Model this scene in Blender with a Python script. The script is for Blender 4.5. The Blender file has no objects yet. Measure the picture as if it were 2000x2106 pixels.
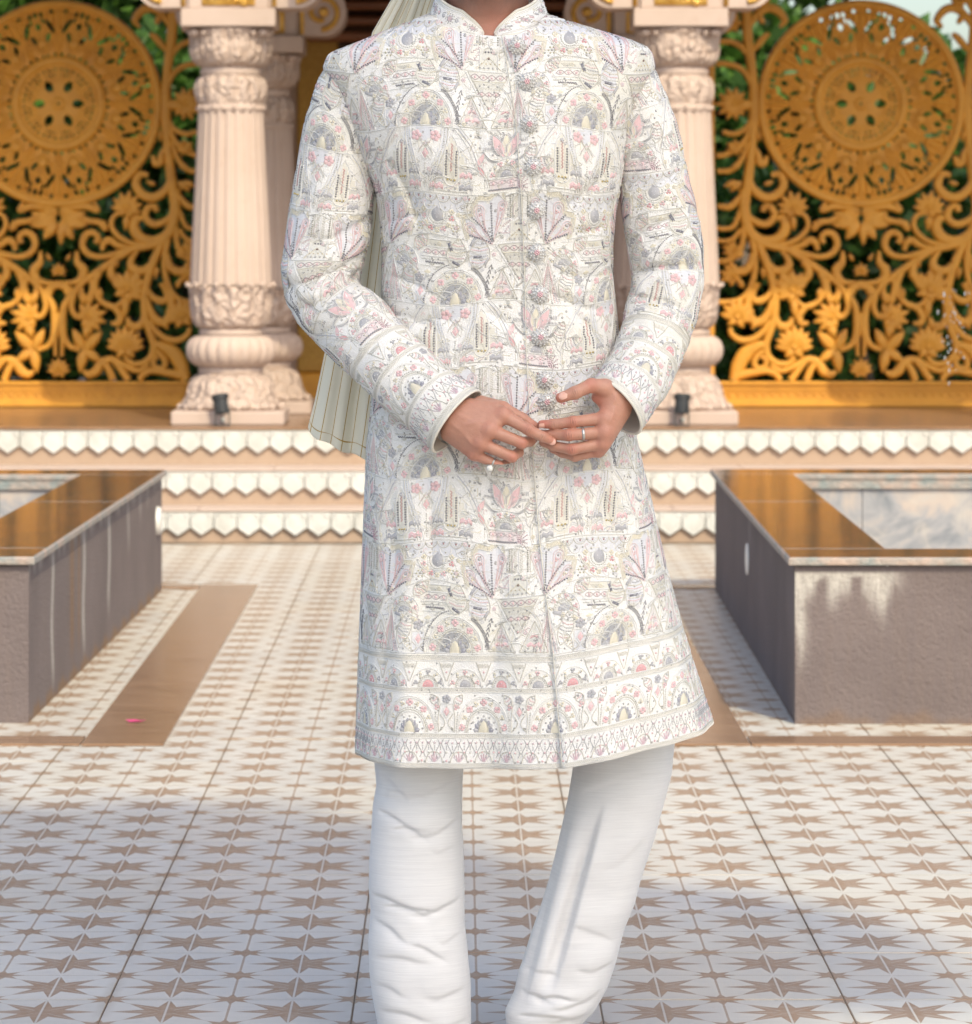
import bpy, math, random
import numpy as np
from math import pi, sin, cos, radians, sqrt, atan2
from mathutils import Vector
random.seed(7); rng = np.random.default_rng(7)
SC = bpy.context.scene; COL = SC.collection

# ------------------------------------------------------------------ camera
F = 7681.0; HC = 1.234; VX, VY = 947.0, 500.0
cd = bpy.data.cameras.new("camera"); cam = bpy.data.objects.new("camera", cd); COL.objects.link(cam)
cam.location = (0, 0, HC); cam.rotation_euler = (radians(90), 0, 0)
cd.sensor_fit = 'HORIZONTAL'; cd.sensor_width = 36; cd.lens = F / 2000 * 36
cd.shift_x = (1000 - VX) / 2000; cd.shift_y = -(1053 - VY) / 2000
cd.clip_end = 600
cd.dof.use_dof = True; cd.dof.focus_distance = 5.6; cd.dof.aperture_fstop = 13
SC.camera = cam
# ------------------------------------------------------------------ light
SUN = Vector((0.36, -1.0, 1.08)).normalized()
w = bpy.data.worlds.new("World"); SC.world = w; w.use_nodes = True
nt = w.node_tree; bg = nt.nodes['Background']; sk = nt.nodes.new('ShaderNodeTexSky')
sk.sky_type = 'NISHITA'; sk.sun_disc = False
sk.sun_elevation = math.asin(SUN.z); sk.sun_rotation = atan2(SUN.x, SUN.y)
sk.air_density = 1.0; sk.dust_density = 3.0; sk.ozone_density = 1.0
mxw = nt.nodes.new('ShaderNodeMix'); mxw.data_type = 'RGBA'; mxw.blend_type = 'MULTIPLY'; mxw.inputs[0].default_value = 1.0; mxw.inputs[7].default_value = (0.98, 0.98, 0.93, 1)
nt.links.new(sk.outputs[0], mxw.inputs[6]); nt.links.new(mxw.outputs[2], bg.inputs[0]); bg.inputs[1].default_value = 0.15
sd = bpy.data.lights.new("sun", 'SUN'); so = bpy.data.objects.new("sun", sd); COL.objects.link(so)
sd.energy = 1.95; sd.angle = radians(0.6); sd.color = (1.0, 0.90, 0.64)
so.rotation_euler = SUN.to_track_quat('Z', 'Y').to_euler(); so.location = (3, -8, 12)
SC.view_settings.view_transform = 'Standard'; SC.view_settings.look = 'None'
SC.view_settings.gamma = 1; SC.view_settings.use_curve_mapping = False
SC.view_settings.exposure = 0.83

# ------------------------------------------------------------------ helpers
def at(x, y, Y): return ((x - VX) * Y / F, Y, HC - (y - VY) * Y / F)

def link(name, me, mat=None, parent=None, smooth=True, **props):
    o = bpy.data.objects.new(name, me); COL.objects.link(o)
    if mat and not me.materials: me.materials.append(mat)
    if parent: o.parent = parent
    for k, v in props.items(): o[k] = v
    return o

def mesh_np(name, V, Fc, smooth=True, col=None, attr='Col'):
    """V (n,3); Fc list of int arrays each (m,k)."""
    V = np.asarray(V, dtype=np.float32)
    me = bpy.data.meshes.new(name)
    me.vertices.add(len(V)); me.vertices.foreach_set('co', V.ravel())
    Fc = [np.asarray(f, dtype=np.int32) for f in Fc if len(f)]
    nl = sum(f.size for f in Fc); nf = sum(len(f) for f in Fc)
    me.loops.add(nl); me.polygons.add(nf)
    me.loops.foreach_set('vertex_index', np.concatenate([f.ravel() for f in Fc]))
    tot = np.concatenate([np.full(len(f), f.shape[1], dtype=np.int32) for f in Fc])
    st = np.concatenate([[0], np.cumsum(tot)[:-1]]).astype(np.int32)
    me.polygons.foreach_set('loop_start', st)
    try: me.polygons.foreach_set('loop_total', tot)
    except Exception: pass
    me.update(calc_edges=True); me.validate()
    if smooth: me.polygons.foreach_set('use_smooth', np.ones(len(me.polygons), dtype=bool))
    if col is not None:
        a = me.color_attributes.new(attr, 'FLOAT_COLOR', 'POINT')
        a.data.foreach_set('color', np.asarray(col, dtype=np.float32).ravel())
    return me

class MB:
    def __init__(s): s.v = []; s.f = []
    def add(s, v, f):
        n = len(s.v); s.v += [tuple(p) for p in v]; s.f += [tuple(i + n for i in q) for q in f]; return s
    def box(s, x0, x1, y0, y1, z0, z1, b=0.0):
        if b <= 0:
            v = [(x0,y0,z0),(x1,y0,z0),(x1,y1,z0),(x0,y1,z0),(x0,y0,z1),(x1,y0,z1),(x1,y1,z1),(x0,y1,z1)]
            return s.add(v, [(0,3,2,1),(4,5,6,7),(0,1,5,4),(1,2,6,5),(2,3,7,6),(3,0,4,7)])
        v = []; f = []
        zs = [z0, z0 + b, z1 - b, z1]; ins = [b, 0, 0, b]
        for z, i in zip(zs, ins):
            c = b - i if i == 0 else 0
            xa, xb, ya, yb = x0 + i, x1 - i, y0 + i, y1 - i
            k = b * 0.8
            v += [(xa+k,ya,z),(xb-k,ya,z),(xb,ya+k,z),(xb,yb-k,z),(xb-k,yb,z),(xa+k,yb,z),(xa,yb-k,z),(xa,ya+k,z)]
        f.append(tuple(range(7, -1, -1))); f.append(tuple(range(24, 32)))
        for r in range(3):
            for i in range(8):
                j = (i + 1) % 8; f.append((r*8+i, r*8+j, r*8+8+j, r*8+8+i))
        return s.add(v, f)
    def prism(s, pts, y0, y1):
        n = len(pts); v = [(x, y0, z) for x, z in pts] + [(x, y1, z) for x, z in pts]
        f = [tuple(range(n)), tuple(range(2*n-1, n-1, -1))] + [(i+n, (i+1)%n+n, (i+1)%n, i) for i in range(n)]
        return s.add(v, f)
    def ball(s, c, r, n=8, m=5, sc=(1,1,1)):
        v = [(c[0], c[1], c[2]-r*sc[2])]
        for j in range(1, m):
            a = -pi/2 + pi*j/m
            for i in range(n):
                t = 2*pi*i/n; v.append((c[0]+r*sc[0]*cos(a)*cos(t), c[1]+r*sc[1]*cos(a)*sin(t), c[2]+r*sc[2]*sin(a)))
        v.append((c[0], c[1], c[2]+r*sc[2])); f = []
        for i in range(n):
            j = (i+1) % n; f.append((0, 1+j, 1+i))
            for q in range(m-2): f.append((1+q*n+i, 1+q*n+j, 1+(q+1)*n+j, 1+(q+1)*n+i))
            f.append((1+(m-2)*n+i, 1+(m-2)*n+j, 1+(m-1)*n))
        return s.add(v, f)
    def cyl(s, p0, p1, r0, r1, n=16, cap=True):
        p0 = Vector(p0); p1 = Vector(p1); d = (p1-p0).normalized()
        a = d.orthogonal().normalized(); b = d.cross(a); v = []
        for p, r in ((p0, r0), (p1, r1)):
            for i in range(n):
                t = 2*pi*i/n; v.append(tuple(p + a*(r*cos(t)) + b*(r*sin(t))))
        f = [(i, (i+1)%n, (i+1)%n+n, i+n) for i in range(n)]
        if cap: f += [tuple(range(n-1,-1,-1)), tuple(range(n, 2*n))]
        return s.add(v, f)
    def mesh(s, name, smooth=False):
        me = bpy.data.meshes.new(name); me.from_pydata(s.v, [], s.f); me.update()
        if smooth: me.polygons.foreach_set('use_smooth', np.ones(len(me.polygons), dtype=bool))
        return me
    def obj(s, name, mat, parent=None, smooth=False, **k): return link(name, s.mesh(name, smooth), mat, parent, **k)

def empty(name, loc, label=None, cat=None, group=None):
    o = bpy.data.objects.new(name, None); COL.objects.link(o); o.location = loc; o.empty_display_size = 0.1
    if label: o['label'] = label
    if cat: o['category'] = cat
    if group: o['group'] = group
    return o
def tag(o, label, cat, group=None):
    o['label'] = label; o['category'] = cat
    if group: o['group'] = group
    return o
def grid_faces(nv, nu, wrap=False, flip=False):
    i = np.arange(nv-1)[:, None]; j = np.arange(nu if wrap else nu-1)[None, :]
    j2 = (j+1) % nu
    a = i*nu + j; b = i*nu + j2; c = (i+1)*nu + j2; d = (i+1)*nu + j
    q = np.stack([a, b, c, d], -1).reshape(-1, 4)
    return q[:, ::-1] if flip else q
def catmull(P, n=12):
    P = np.asarray(P, float); out = []
    Q = np.vstack([2*P[0]-P[1], P, 2*P[-1]-P[-2]])
    for i in range(1, len(Q)-2):
        for k in range(n):
            t = k/n; p0, p1, p2, p3 = Q[i-1], Q[i], Q[i+1], Q[i+2]
            out.append(0.5*((2*p1)+(-p0+p2)*t+(2*p0-5*p1+4*p2-p3)*t*t+(-p0+3*p1-3*p2+p3)*t**3))
    out.append(P[-1]); return np.array(out)

# ------------------------------------------------------------------ materials
class NT:
    def __init__(s, name):
        s.m = bpy.data.materials.new(name); s.m.use_nodes = True; s.t = s.m.node_tree; s.b = s.t.nodes['Principled BSDF']
    def n(s, typ, **k):
        q = s.t.nodes.new('ShaderNode'+typ)
        for a, v in k.items(): setattr(q, a, v)
        return q
    def set(s, sock, v):
        if hasattr(v, 'is_output') or isinstance(v, bpy.types.NodeSocket): s.t.links.new(v, sock)
        else: sock.default_value = v
    def math(s, op, a, b=0.0, c=None, clamp=False):
        q = s.n('Math', operation=op, use_clamp=clamp); s.set(q.inputs[0], a); s.set(q.inputs[1], b)
        if c is not None: s.set(q.inputs[2], c)
        return q.outputs[0]
    def pos(s):
        return s.n('NewGeometry').outputs['Position']
    def obj(s): return s.n('TexCoord').outputs['Object']
    def map(s, vec, sc=(1,1,1), loc=(0,0,0), rot=(0,0,0)):
        q = s.n('Mapping'); s.set(q.inputs[0], vec); q.inputs['Scale'].default_value = sc; q.inputs['Location'].default_value = loc
        q.inputs['Rotation'].default_value = rot; return q.outputs[0]
    def noise(s, vec, sc=5, det=4, rough=0.55, dist=0.0):
        q = s.n('TexNoise'); s.set(q.inputs['Vector'], vec); q.inputs['Scale'].default_value = sc
        q.inputs['Detail'].default_value = det; q.inputs['Roughness'].default_value = rough; q.inputs['Distortion'].default_value = dist
        return q.outputs['Fac']
    def vor(s, vec, sc=5, feat='F1', out='Distance'):
        q = s.n('TexVoronoi', feature=feat); s.set(q.inputs['Vector'], vec); q.inputs['Scale'].default_value = sc
        return q.outputs[out]
    def ramp(s, fac, stops):
        q = s.n('ValToRGB'); s.set(q.inputs[0], fac); e = q.color_ramp.elements
        while len(e) > 1: e.remove(e[-1])
        e[0].position = stops[0][0]; e[0].color = (*stops[0][1], 1) if len(stops[0][1]) == 3 else stops[0][1]
        for p, c in stops[1:]:
            x = e.new(p); x.color = (*c, 1)
        return q.outputs[0]
    def mix(s, fac, a, b, mode='MIX'):
        q = s.n('Mix', data_type='RGBA', blend_type=mode); s.set(q.inputs[0], fac)
        s.set(q.inputs[6], (*a, 1) if isinstance(a, tuple) else a); s.set(q.inputs[7], (*b, 1) if isinstance(b, tuple) else b)
        return q.outputs[2]
    def bump(s, h, st=0.3, d=0.01, nrm=None):
        q = s.n('Bump'); s.set(q.inputs['Height'], h); q.inputs['Strength'].default_value = st; q.inputs['Distance'].default_value = d
        if nrm is not None: s.set(q.inputs['Normal'], nrm)
        return q.outputs[0]
    def out(s, col=None, rough=None, nrm=None, metal=None, **k):
        if col is not None: s.set(s.b.inputs['Base Color'], (*col, 1) if isinstance(col, tuple) else col)
        if rough is not None: s.set(s.b.inputs['Roughness'], rough)
        if nrm is not None: s.set(s.b.inputs['Normal'], nrm)
        if metal is not None: s.set(s.b.inputs['Metallic'], metal)
        for a, v in k.items(): s.set(s.b.inputs[a.replace('_', ' ')], v)
        return s.m

def simple(name, c1, c2, sc=6, rough=0.6, bump=0.2, bsc=60, metal=0.0, bd=0.004, coords='pos', **k):
    N = NT(name); p = N.pos() if coords == 'pos' else N.obj()
    n1 = N.noise(p, sc, 6, 0.6); n2 = N.noise(p, bsc, 4, 0.6)
    c = N.mix(N.ramp(n1, [(0.35, (0,0,0)), (0.65, (1,1,1))]), c1, c2)
    return N.out(c, rough, N.bump(n2, bump, bd), metal, **k)

STONE = (0.46, 0.355, 0.30)
def m_stone(name, base, carve=0.0):
    N = NT(name); p = N.pos()
    n1 = N.noise(p, 3, 6, 0.6); n2 = N.noise(p, 160, 4, 0.6); n3 = N.noise(p, 14, 5, 0.65)
    c = N.mix(N.ramp(n1, [(0.3, (0,0,0)), (0.7, (1,1,1))]), base, tuple(min(1, x*y) for x, y in zip(base, (1.1, 1.12, 1.16))))
    c = N.mix(N.ramp(n3, [(0.55, (0,0,0)), (0.8, (0.35,0.35,0.35))]), c, tuple(x*y for x, y in zip(base, (0.80, 0.70, 0.60))))
    nb = N.bump(n2, 0.25, 0.003)
    if carve > 0:
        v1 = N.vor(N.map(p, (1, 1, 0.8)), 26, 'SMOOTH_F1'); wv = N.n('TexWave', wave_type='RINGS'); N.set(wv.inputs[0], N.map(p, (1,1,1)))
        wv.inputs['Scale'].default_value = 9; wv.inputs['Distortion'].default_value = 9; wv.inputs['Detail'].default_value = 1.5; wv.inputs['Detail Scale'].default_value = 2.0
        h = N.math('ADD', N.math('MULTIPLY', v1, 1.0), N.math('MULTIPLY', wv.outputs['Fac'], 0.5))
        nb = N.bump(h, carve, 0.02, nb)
        c = N.mix(N.ramp(wv.outputs['Fac'], [(0.0, (0.35,0.35,0.35)), (0.35, (0,0,0))]), c, tuple(x*y for x, y in zip(base, (0.86, 0.76, 0.66))))  # recess shade put into the colour: lows of the carving tinted darker
    return N.out(c, 0.72, nb)
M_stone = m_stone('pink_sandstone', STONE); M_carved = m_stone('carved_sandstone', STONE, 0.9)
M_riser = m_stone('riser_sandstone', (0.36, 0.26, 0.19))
M_white_stone = simple('white_carved_stone', (0.56, 0.56, 0.545), (0.47, 0.465, 0.44), 9, 0.6, 0.5, 90, bd=0.004)
def m_jali():
    N = NT('ochre_painted_stone'); p = N.pos()
    n1 = N.noise(p, 4, 5); n2 = N.noise(p, 220, 3)
    c = N.mix(N.ramp(n1, [(0.3, (0,0,0)), (0.7, (1,1,1))]), (0.63, 0.295, 0.035), (0.72, 0.345, 0.046))
    c = N.mix(N.ramp(N.noise(p, 11, 6, 0.7), [(0.5, (0,0,0)), (0.72, (0.55,0.55,0.55))]), c, (0.45, 0.19, 0.03))
    return N.out(c, 0.55, N.bump(n2, 0.15, 0.002))
M_jali = m_jali()
M_gold = simple('gold_leaf', (0.72, 0.45, 0.12), (0.60, 0.33, 0.06), 20, 0.38, 0.8, 34, metal=0.55, bd=0.02)
M_goldtex = simple('gold_textured_plaster', (0.55, 0.33, 0.08), (0.42, 0.24, 0.05), 60, 0.5, 0.9, 120, metal=0.3, bd=0.006)
M_wood = simple('red_brown_wood', (0.20, 0.075, 0.035), (0.27, 0.11, 0.05), 3, 0.45, 0.2, 40)
M_dark = simple('dark_interior_stone', (0.10, 0.05, 0.03), (0.14, 0.07, 0.04), 3, 0.6, 0.2, 40)
M_black = simple('black_metal', (0.022, 0.024, 0.028), (0.03, 0.032, 0.036), 20, 0.45, 0.1, 90)
M_mortar = simple('grey_mortar', (0.32, 0.24, 0.17), (0.12, 0.10, 0.08), 4, 0.9, 0.5, 80)
M_soil = simple('brown_soil', (0.12, 0.08, 0.05), (0.08, 0.07, 0.04), 2, 0.95, 0.5, 20)

def m_tile():
    N = NT('printed_star_tile'); p = N.pos(); sx = N.n('SeparateXYZ'); N.set(sx.inputs[0], p)
    P = 0.2; X0, Y0 = -0.673, 5.992
    def cell(v, o):   # centred coordinate in a cell of size P (units of P)
        a = N.math('DIVIDE', N.math('SUBTRACT', v, o - P/2), P)
        return N.math('SUBTRACT', N.math('FRACT', a), 0.5)
    def star(ox, oy, R, r, lines):
        x = cell(sx.outputs[0], ox); y = cell(sx.outputs[1], oy)
        ax = N.math('ABSOLUTE', x); ay = N.math('ABSOLUTE', y)
        mx = N.math('MAXIMUM', ax, ay); mn = N.math('MINIMUM', ax, ay)
        # fold 45deg wedge onto [0,22.5]: reflect about 22.5deg line
        c, s_ = cos(radians(45)), sin(radians(45))
        rx = N.math('ADD', N.math('MULTIPLY', mx, c), N.math('MULTIPLY', mn, s_))
        ry = N.math('SUBTRACT', N.math('MULTIPLY', mx, s_), N.math('MULTIPLY', mn, c))
        gt = N.math('GREATER_THAN', mn, N.math('MULTIPLY', mx, math.tan(radians(22.5))))
        fx = N.math('ADD', mx, N.math('MULTIPLY', gt, N.math('SUBTRACT', rx, mx)))
        fy = N.math('ADD', mn, N.math('MULTIPLY', gt, N.math('SUBTRACT', ry, mn)))
        qx, qy = r*cos(radians(22.5)), r*sin(radians(22.5))
        # inside if below the line (R,0)-(qx,qy)
        e = N.math('SUBTRACT', N.math('MULTIPLY', N.math('SUBTRACT', R, fx), qy), N.math('MULTIPLY', fy, R - qx))
        inside = N.math('GREATER_THAN', e, 0.0)
        if lines:
            ln = N.math('LESS_THAN', fy, 0.0055)
            far = N.math('GREATER_THAN', fx, R*0.18)
            dark = N.math('MULTIPLY', inside, N.math('SUBTRACT', 1.0, N.math('MULTIPLY', N.math('MULTIPLY', ln, far), 0.45)))
        else: dark = inside
        return x, y, dark
    x, y, big = star(X0, Y0, 0.46, 0.192, True)
    x2, y2, sm = star(X0 + P/2, Y0 + P/2, 0.205, 0.098, False)
    ax2 = N.math('ABSOLUTE', x2); ay2 = N.math('ABSOLUTE', y2); ax = N.math('ABSOLUTE', x)
    d1 = N.math('SUBTRACT', N.math('ABSOLUTE', N.math('SUBTRACT', ax2, ay2)), 0.0)
    vline = N.math('LESS_THAN', ax2, 0.010); hline = N.math('MULTIPLY', N.math('LESS_THAN', ay2, 0.010), 0.45)
    dl = N.math('MULTIPLY', N.math('LESS_THAN', d1, 0.010), 0.35)
    pat = N.math('MAXIMUM', N.math('MAXIMUM', big, sm), N.math('MAXIMUM', N.math('MULTIPLY', vline, 0.8), N.math('MAXIMUM', hline, dl)))
    wl = N.math('LESS_THAN', ax, 0.009)
    pat = N.math('MULTIPLY', pat, N.math('SUBTRACT', 1.0, N.math('MULTIPLY', wl, 0.8)))
    grain = N.noise(N.map(p, (3, 14, 3)), 6, 5, 0.6); g2 = N.noise(p, 1.3, 3)
    wear = N.ramp(N.noise(p, 35, 5, 0.7), [(0.25, (0.72,0.72,0.72)), (0.6, (1,1,1))])
    br = N.mix(grain, (0.26, 0.165, 0.102), (0.36, 0.24, 0.155))
    wh = N.mix(grain, (0.54, 0.525, 0.495), (0.63, 0.615, 0.585))
    wh = N.mix(N.ramp(g2, [(0.45, (0,0,0)), (0.75, (0.5,0.5,0.5))]), wh, (0.56, 0.50, 0.43))
    st = N.noise(N.map(p, (5, 30, 1)), 1.2, 4, 0.7)
    wh = N.mix(N.ramp(st, [(0.68, (0,0,0)), (0.8, (0.5,0.5,0.5))]), wh, (0.55, 0.42, 0.28))
    gx = N.math('ABSOLUTE', N.math('SUBTRACT', N.math('FRACT', N.math('DIVIDE', N.math('SUBTRACT', sx.outputs[0], -0.573), 0.4)), 0.5)); gy = N.math('ABSOLUTE', N.math('SUBTRACT', N.math('FRACT', N.math('DIVIDE', N.math('SUBTRACT', sx.outputs[1], 6.492), 0.4)), 0.5))
    edge = N.math('MAXIMUM', gx, gy); grime = N.math('MULTIPLY', N.math('MULTIPLY', N.math('SUBTRACT', edge, 0.455), 22.0, clamp=True), N.ramp(N.noise(p, 4, 5, 0.7), [(0.4, (0,0,0)), (0.7, (0.55,0.55,0.55))]))
    wh = N.mix(grime, wh, (0.33, 0.28, 0.22))
    ri = N.n('ObjectInfo').outputs['Random']; tone = N.math('ADD', 0.93, N.math('MULTIPLY', ri, 0.09)); wh = N.mix(1.0, wh, N.ramp(ri, [(0.0, (0.90, 0.895, 0.89)), (0.5, (1, 1, 1)), (1.0, (0.97, 0.95, 0.91))]), 'MULTIPLY')
    sm_ = N.noise(N.map(p, (7, 2.2, 1)), 3, 6, 0.75); wh = N.mix(N.ramp(sm_, [(0.60, (0,0,0)), (0.78, (0.35,0.35,0.35))]), wh, (0.40, 0.37, 0.34))
    c = N.mix(N.math('MULTIPLY', pat, wear), wh, br)
    rg = N.math('ADD', 0.30, N.math('MULTIPLY', N.noise(p, 8, 4), 0.16))
    return N.out(c, rg, N.bump(N.noise(p, 50, 3), 0.05, 0.002))
M_tile = m_tile()
def m_strip():
    N = NT('polished_brown_tile'); p = N.pos()
    g = N.noise(N.map(p, (2.0, 9, 3)), 2.2, 6, 0.62, 0.6)
    c = N.ramp(g, [(0.25, (0.15, 0.085, 0.05)), (0.5, (0.25, 0.15, 0.09)), (0.75, (0.32, 0.205, 0.135))])
    return N.out(c, 0.24, N.bump(N.noise(p, 20, 3), 0.03, 0.002))
M_strip = m_strip()
def m_plaster():
    N = NT('grey_cement_render'); p = N.pos()
    a = N.n('Attribute', attribute_name='Col')
    n1 = N.noise(p, 2.5, 6, 0.6); n2 = N.noise(p, 80, 7, 0.68); n3 = N.noise(N.map(p, (18, 18, 1.5)), 2, 5, 0.6)
    c = N.mix(N.ramp(n1, [(0.3,(0,0,0)),(0.7,(1,1,1))]), (0.148, 0.118, 0.118), (0.205, 0.165, 0.162))
    c = N.mix(N.ramp(n3, [(0.45,(0,0,0)),(0.75,(0.5,0.5,0.5))]), c, (0.19, 0.145, 0.13))
    sep = N.n('SeparateColor'); N.set(sep.inputs[0], a.outputs['Color'])
    stn = N.math('MULTIPLY', sep.outputs[0], N.ramp(N.noise(N.map(p, (30, 30, 6)), 3, 5, 0.7), [(0.25,(0.35,0.35,0.35)),(0.6,(1,1,1))]))
    c = N.mix(stn, c, (0.60, 0.57, 0.53)); c = N.mix(sep.outputs[1], c, (0.24, 0.14, 0.07))
    return N.out(c, 0.85, N.bump(n2, 0.9, 0.011))
M_plaster = m_plaster()
def m_granite(name, dark, light, rough, lean=0.5):
    N = NT(name); p = N.pos()
    n = N.noise(p, 22, 6, 0.7, 0.8); v = N.noise(p, 7, 5, 0.65, 1.5)
    c = N.ramp(n, [(0.30, dark), (0.5, tuple((a+b)/2 for a, b in zip(dark, light))), (0.72, light)])
    c = N.mix(N.ramp(v, [(0.44,(0,0,0)),(0.58,(0.9,0.9,0.9))]), c, (0.055, 0.075, 0.075))
    rip = N.noise(N.map(p, (3.0, 10, 1)), 5, 3, 0.5)
    return N.out(c, rough, N.bump(rip, 0.16, 0.004))
M_granite = m_granite('polished_brown_granite', (0.09, 0.045, 0.032), (0.24, 0.15, 0.11), 0.085)
M_gedge = simple('rough_granite_edge', (0.42, 0.31, 0.26), (0.22, 0.25, 0.25), 14, 0.6, 0.9, 50, bd=0.01)
def m_marble():
    N = NT('swirled_marble'); p = N.pos()
    n = N.noise(p, 2.6, 8, 0.62, 2.2); n2 = N.noise(p, 8, 5, 0.6, 1.0)
    c = N.ramp(n, [(0.28, (0.16, 0.18, 0.21)), (0.45, (0.32, 0.32, 0.34)), (0.56, (0.46, 0.39, 0.35)), (0.75, (0.42, 0.42, 0.42))])
    c = N.mix(N.ramp(n2, [(0.5,(0,0,0)),(0.65,(0.5,0.5,0.5))]), c, (0.50, 0.45, 0.41))
    return N.out(c, 0.25)
M_marble = m_marble()
def m_leaf(name, c1, c2, c3):
    N = NT(name); p = N.pos()
    n = N.noise(p, 3.0, 3); v = N.vor(p, 14, out='Color'); sep = N.n('SeparateColor'); N.set(sep.inputs[0], v)
    c = N.mix(N.ramp(n, [(0.35,(0,0,0)),(0.65,(1,1,1))]), c1, c2); c = N.mix(N.ramp(sep.outputs[0], [(0.5,(0,0,0)),(0.9,(1,1,1))]), c, c3)
    N.out(c, 0.45)
    tr = N.n('BsdfTranslucent'); N.set(tr.inputs[0], c); mx = N.n('MixShader'); mx.inputs[0].default_value = 0.35
    N.t.links.new(N.b.outputs[0], mx.inputs[1]); N.t.links.new(tr.outputs[0], mx.inputs[2])
    N.t.links.new(mx.outputs[0], N.t.nodes['Material Output'].inputs[0]); return N.m
M_leaf = m_leaf('green_leaf', (0.03, 0.075, 0.015), (0.07, 0.16, 0.025), (0.12, 0.24, 0.04))
M_bark = simple('grey_bark', (0.16, 0.12, 0.09), (0.10, 0.08, 0.06), 10, 0.9, 0.8, 40, bd=0.02)
# person
def m_skin():
    N = NT('skin'); p = N.pos(); a = N.n('Attribute', attribute_name='Col')
    n = N.noise(p, 180, 4, 0.6); n2 = N.noise(p, 60, 4, 0.6); n3 = N.vor(p, 900)
    c = N.mix(N.ramp(n2, [(0.3,(0,0,0)),(0.7,(0.35,0.35,0.35))]), a.outputs['Color'], (0.42, 0.175, 0.11), 'MIX')
    hr = N.noise(N.map(p, (900, 900, 300), rot=(0.3, 0.8, 0.5)), 1.0, 2, 0.5)
    c = N.mix(N.ramp(hr, [(0.66,(0,0,0)),(0.74,(0.35,0.35,0.35))]), c, (0.12, 0.06, 0.04))
    N.b.inputs['Subsurface Weight'].default_value = 0.15; N.b.inputs['Subsurface Radius'].default_value = (0.008, 0.003, 0.0015)
    N.b.inputs['Subsurface Scale'].default_value = 0.6
    return N.out(c, 0.44, N.bump(N.math('ADD', n, N.math('MULTIPLY', n3, 0.4)), 0.45, 0.0012))
M_skin = m_skin()
M_nail = simple('fingernail', (0.66, 0.36, 0.28), (0.70, 0.42, 0.34), 200, 0.28, 0.02, 300)
M_silver = simple('brushed_silver', (0.45, 0.45, 0.44), (0.6, 0.6, 0.58), 300, 0.32, 0.1, 900, metal=0.9, bd=0.001)
M_pearl = simple('pearl', (0.72, 0.70, 0.64), (0.78, 0.78, 0.74), 100, 0.18, 0.0, 300)
def m_fabric():
    N = NT('white_silk_ground'); p = N.pos()
    n1 = N.noise(p, 30, 5, 0.6); n2 = N.noise(N.map(p, (1, 1, 2.5)), 420, 3, 0.6); v = N.vor(p, 300, 'DISTANCE_TO_EDGE')
    n4 = N.noise(p, 7, 3)
    c = N.mix(N.ramp(n1, [(0.35,(0,0,0)),(0.65,(1,1,1))]), (0.86, 0.845, 0.815), (0.83, 0.825, 0.825))
    c = N.mix(N.ramp(v, [(0.0,(0.55,0.55,0.55)),(0.12,(0,0,0))]), c, (0.66, 0.64, 0.57))
    c = N.mix(N.ramp(n4, [(0.5,(0,0,0)),(0.7,(0.5,0.5,0.5))]), c, (0.80, 0.77, 0.66))
    h = N.math('ADD', N.math('MULTIPLY', n2, 0.5), N.math('MULTIPLY', v, 1.5))
    return N.out(c, 0.55, N.bump(h, 0.40, 0.0020), Sheen_Weight=0.15)
M_fabric = m_fabric()
def m_thread():
    N = NT('embroidery_thread'); p = N.pos(); a = N.n('Attribute', attribute_name='Col')
    n = N.noise(p, 900, 3, 0.6); c = N.mix(N.ramp(n, [(0.3,(0.82,0.82,0.82)),(0.7,(1.0,1.0,1.0))]), (0,0,0), a.outputs['Color'])
    return N.out(c, N.math('SUBTRACT', 0.5, N.math('MULTIPLY', a.outputs['Alpha'], 0.25)), N.bump(n, 0.5, 0.001), a.outputs['Alpha'])
M_thread = m_thread()
def m_silk(name, c1, c2, hdir=True):
    N = NT(name); p = N.pos()
    sl = N.noise(N.map(p, (14, 14, 420)), 1.0, 4, 0.7); s2 = N.noise(N.map(p, (40, 40, 1400)), 1.0, 3, 0.6)
    c = N.mix(N.ramp(sl, [(0.35,(0,0,0)),(0.7,(1,1,1))]), c1, c2)
    h = N.math('ADD', sl, N.math('MULTIPLY', s2, 0.6))
    return N.out(c, 0.42, N.bump(h, 0.22, 0.0012), Sheen_Weight=0.25, Anisotropic=0.3)
M_trouser = m_silk('white_raw_silk', (0.665, 0.66, 0.67), (0.74, 0.735, 0.74))
M_lining = simple('cream_lining', (0.66, 0.60, 0.50), (0.70, 0.65, 0.55), 20, 0.6, 0.2, 300, bd=0.001)
M_piping = simple('cream_piping', (0.76, 0.73, 0.65), (0.72, 0.69, 0.60), 60, 0.45, 0.2, 500, bd=0.001)
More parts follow.
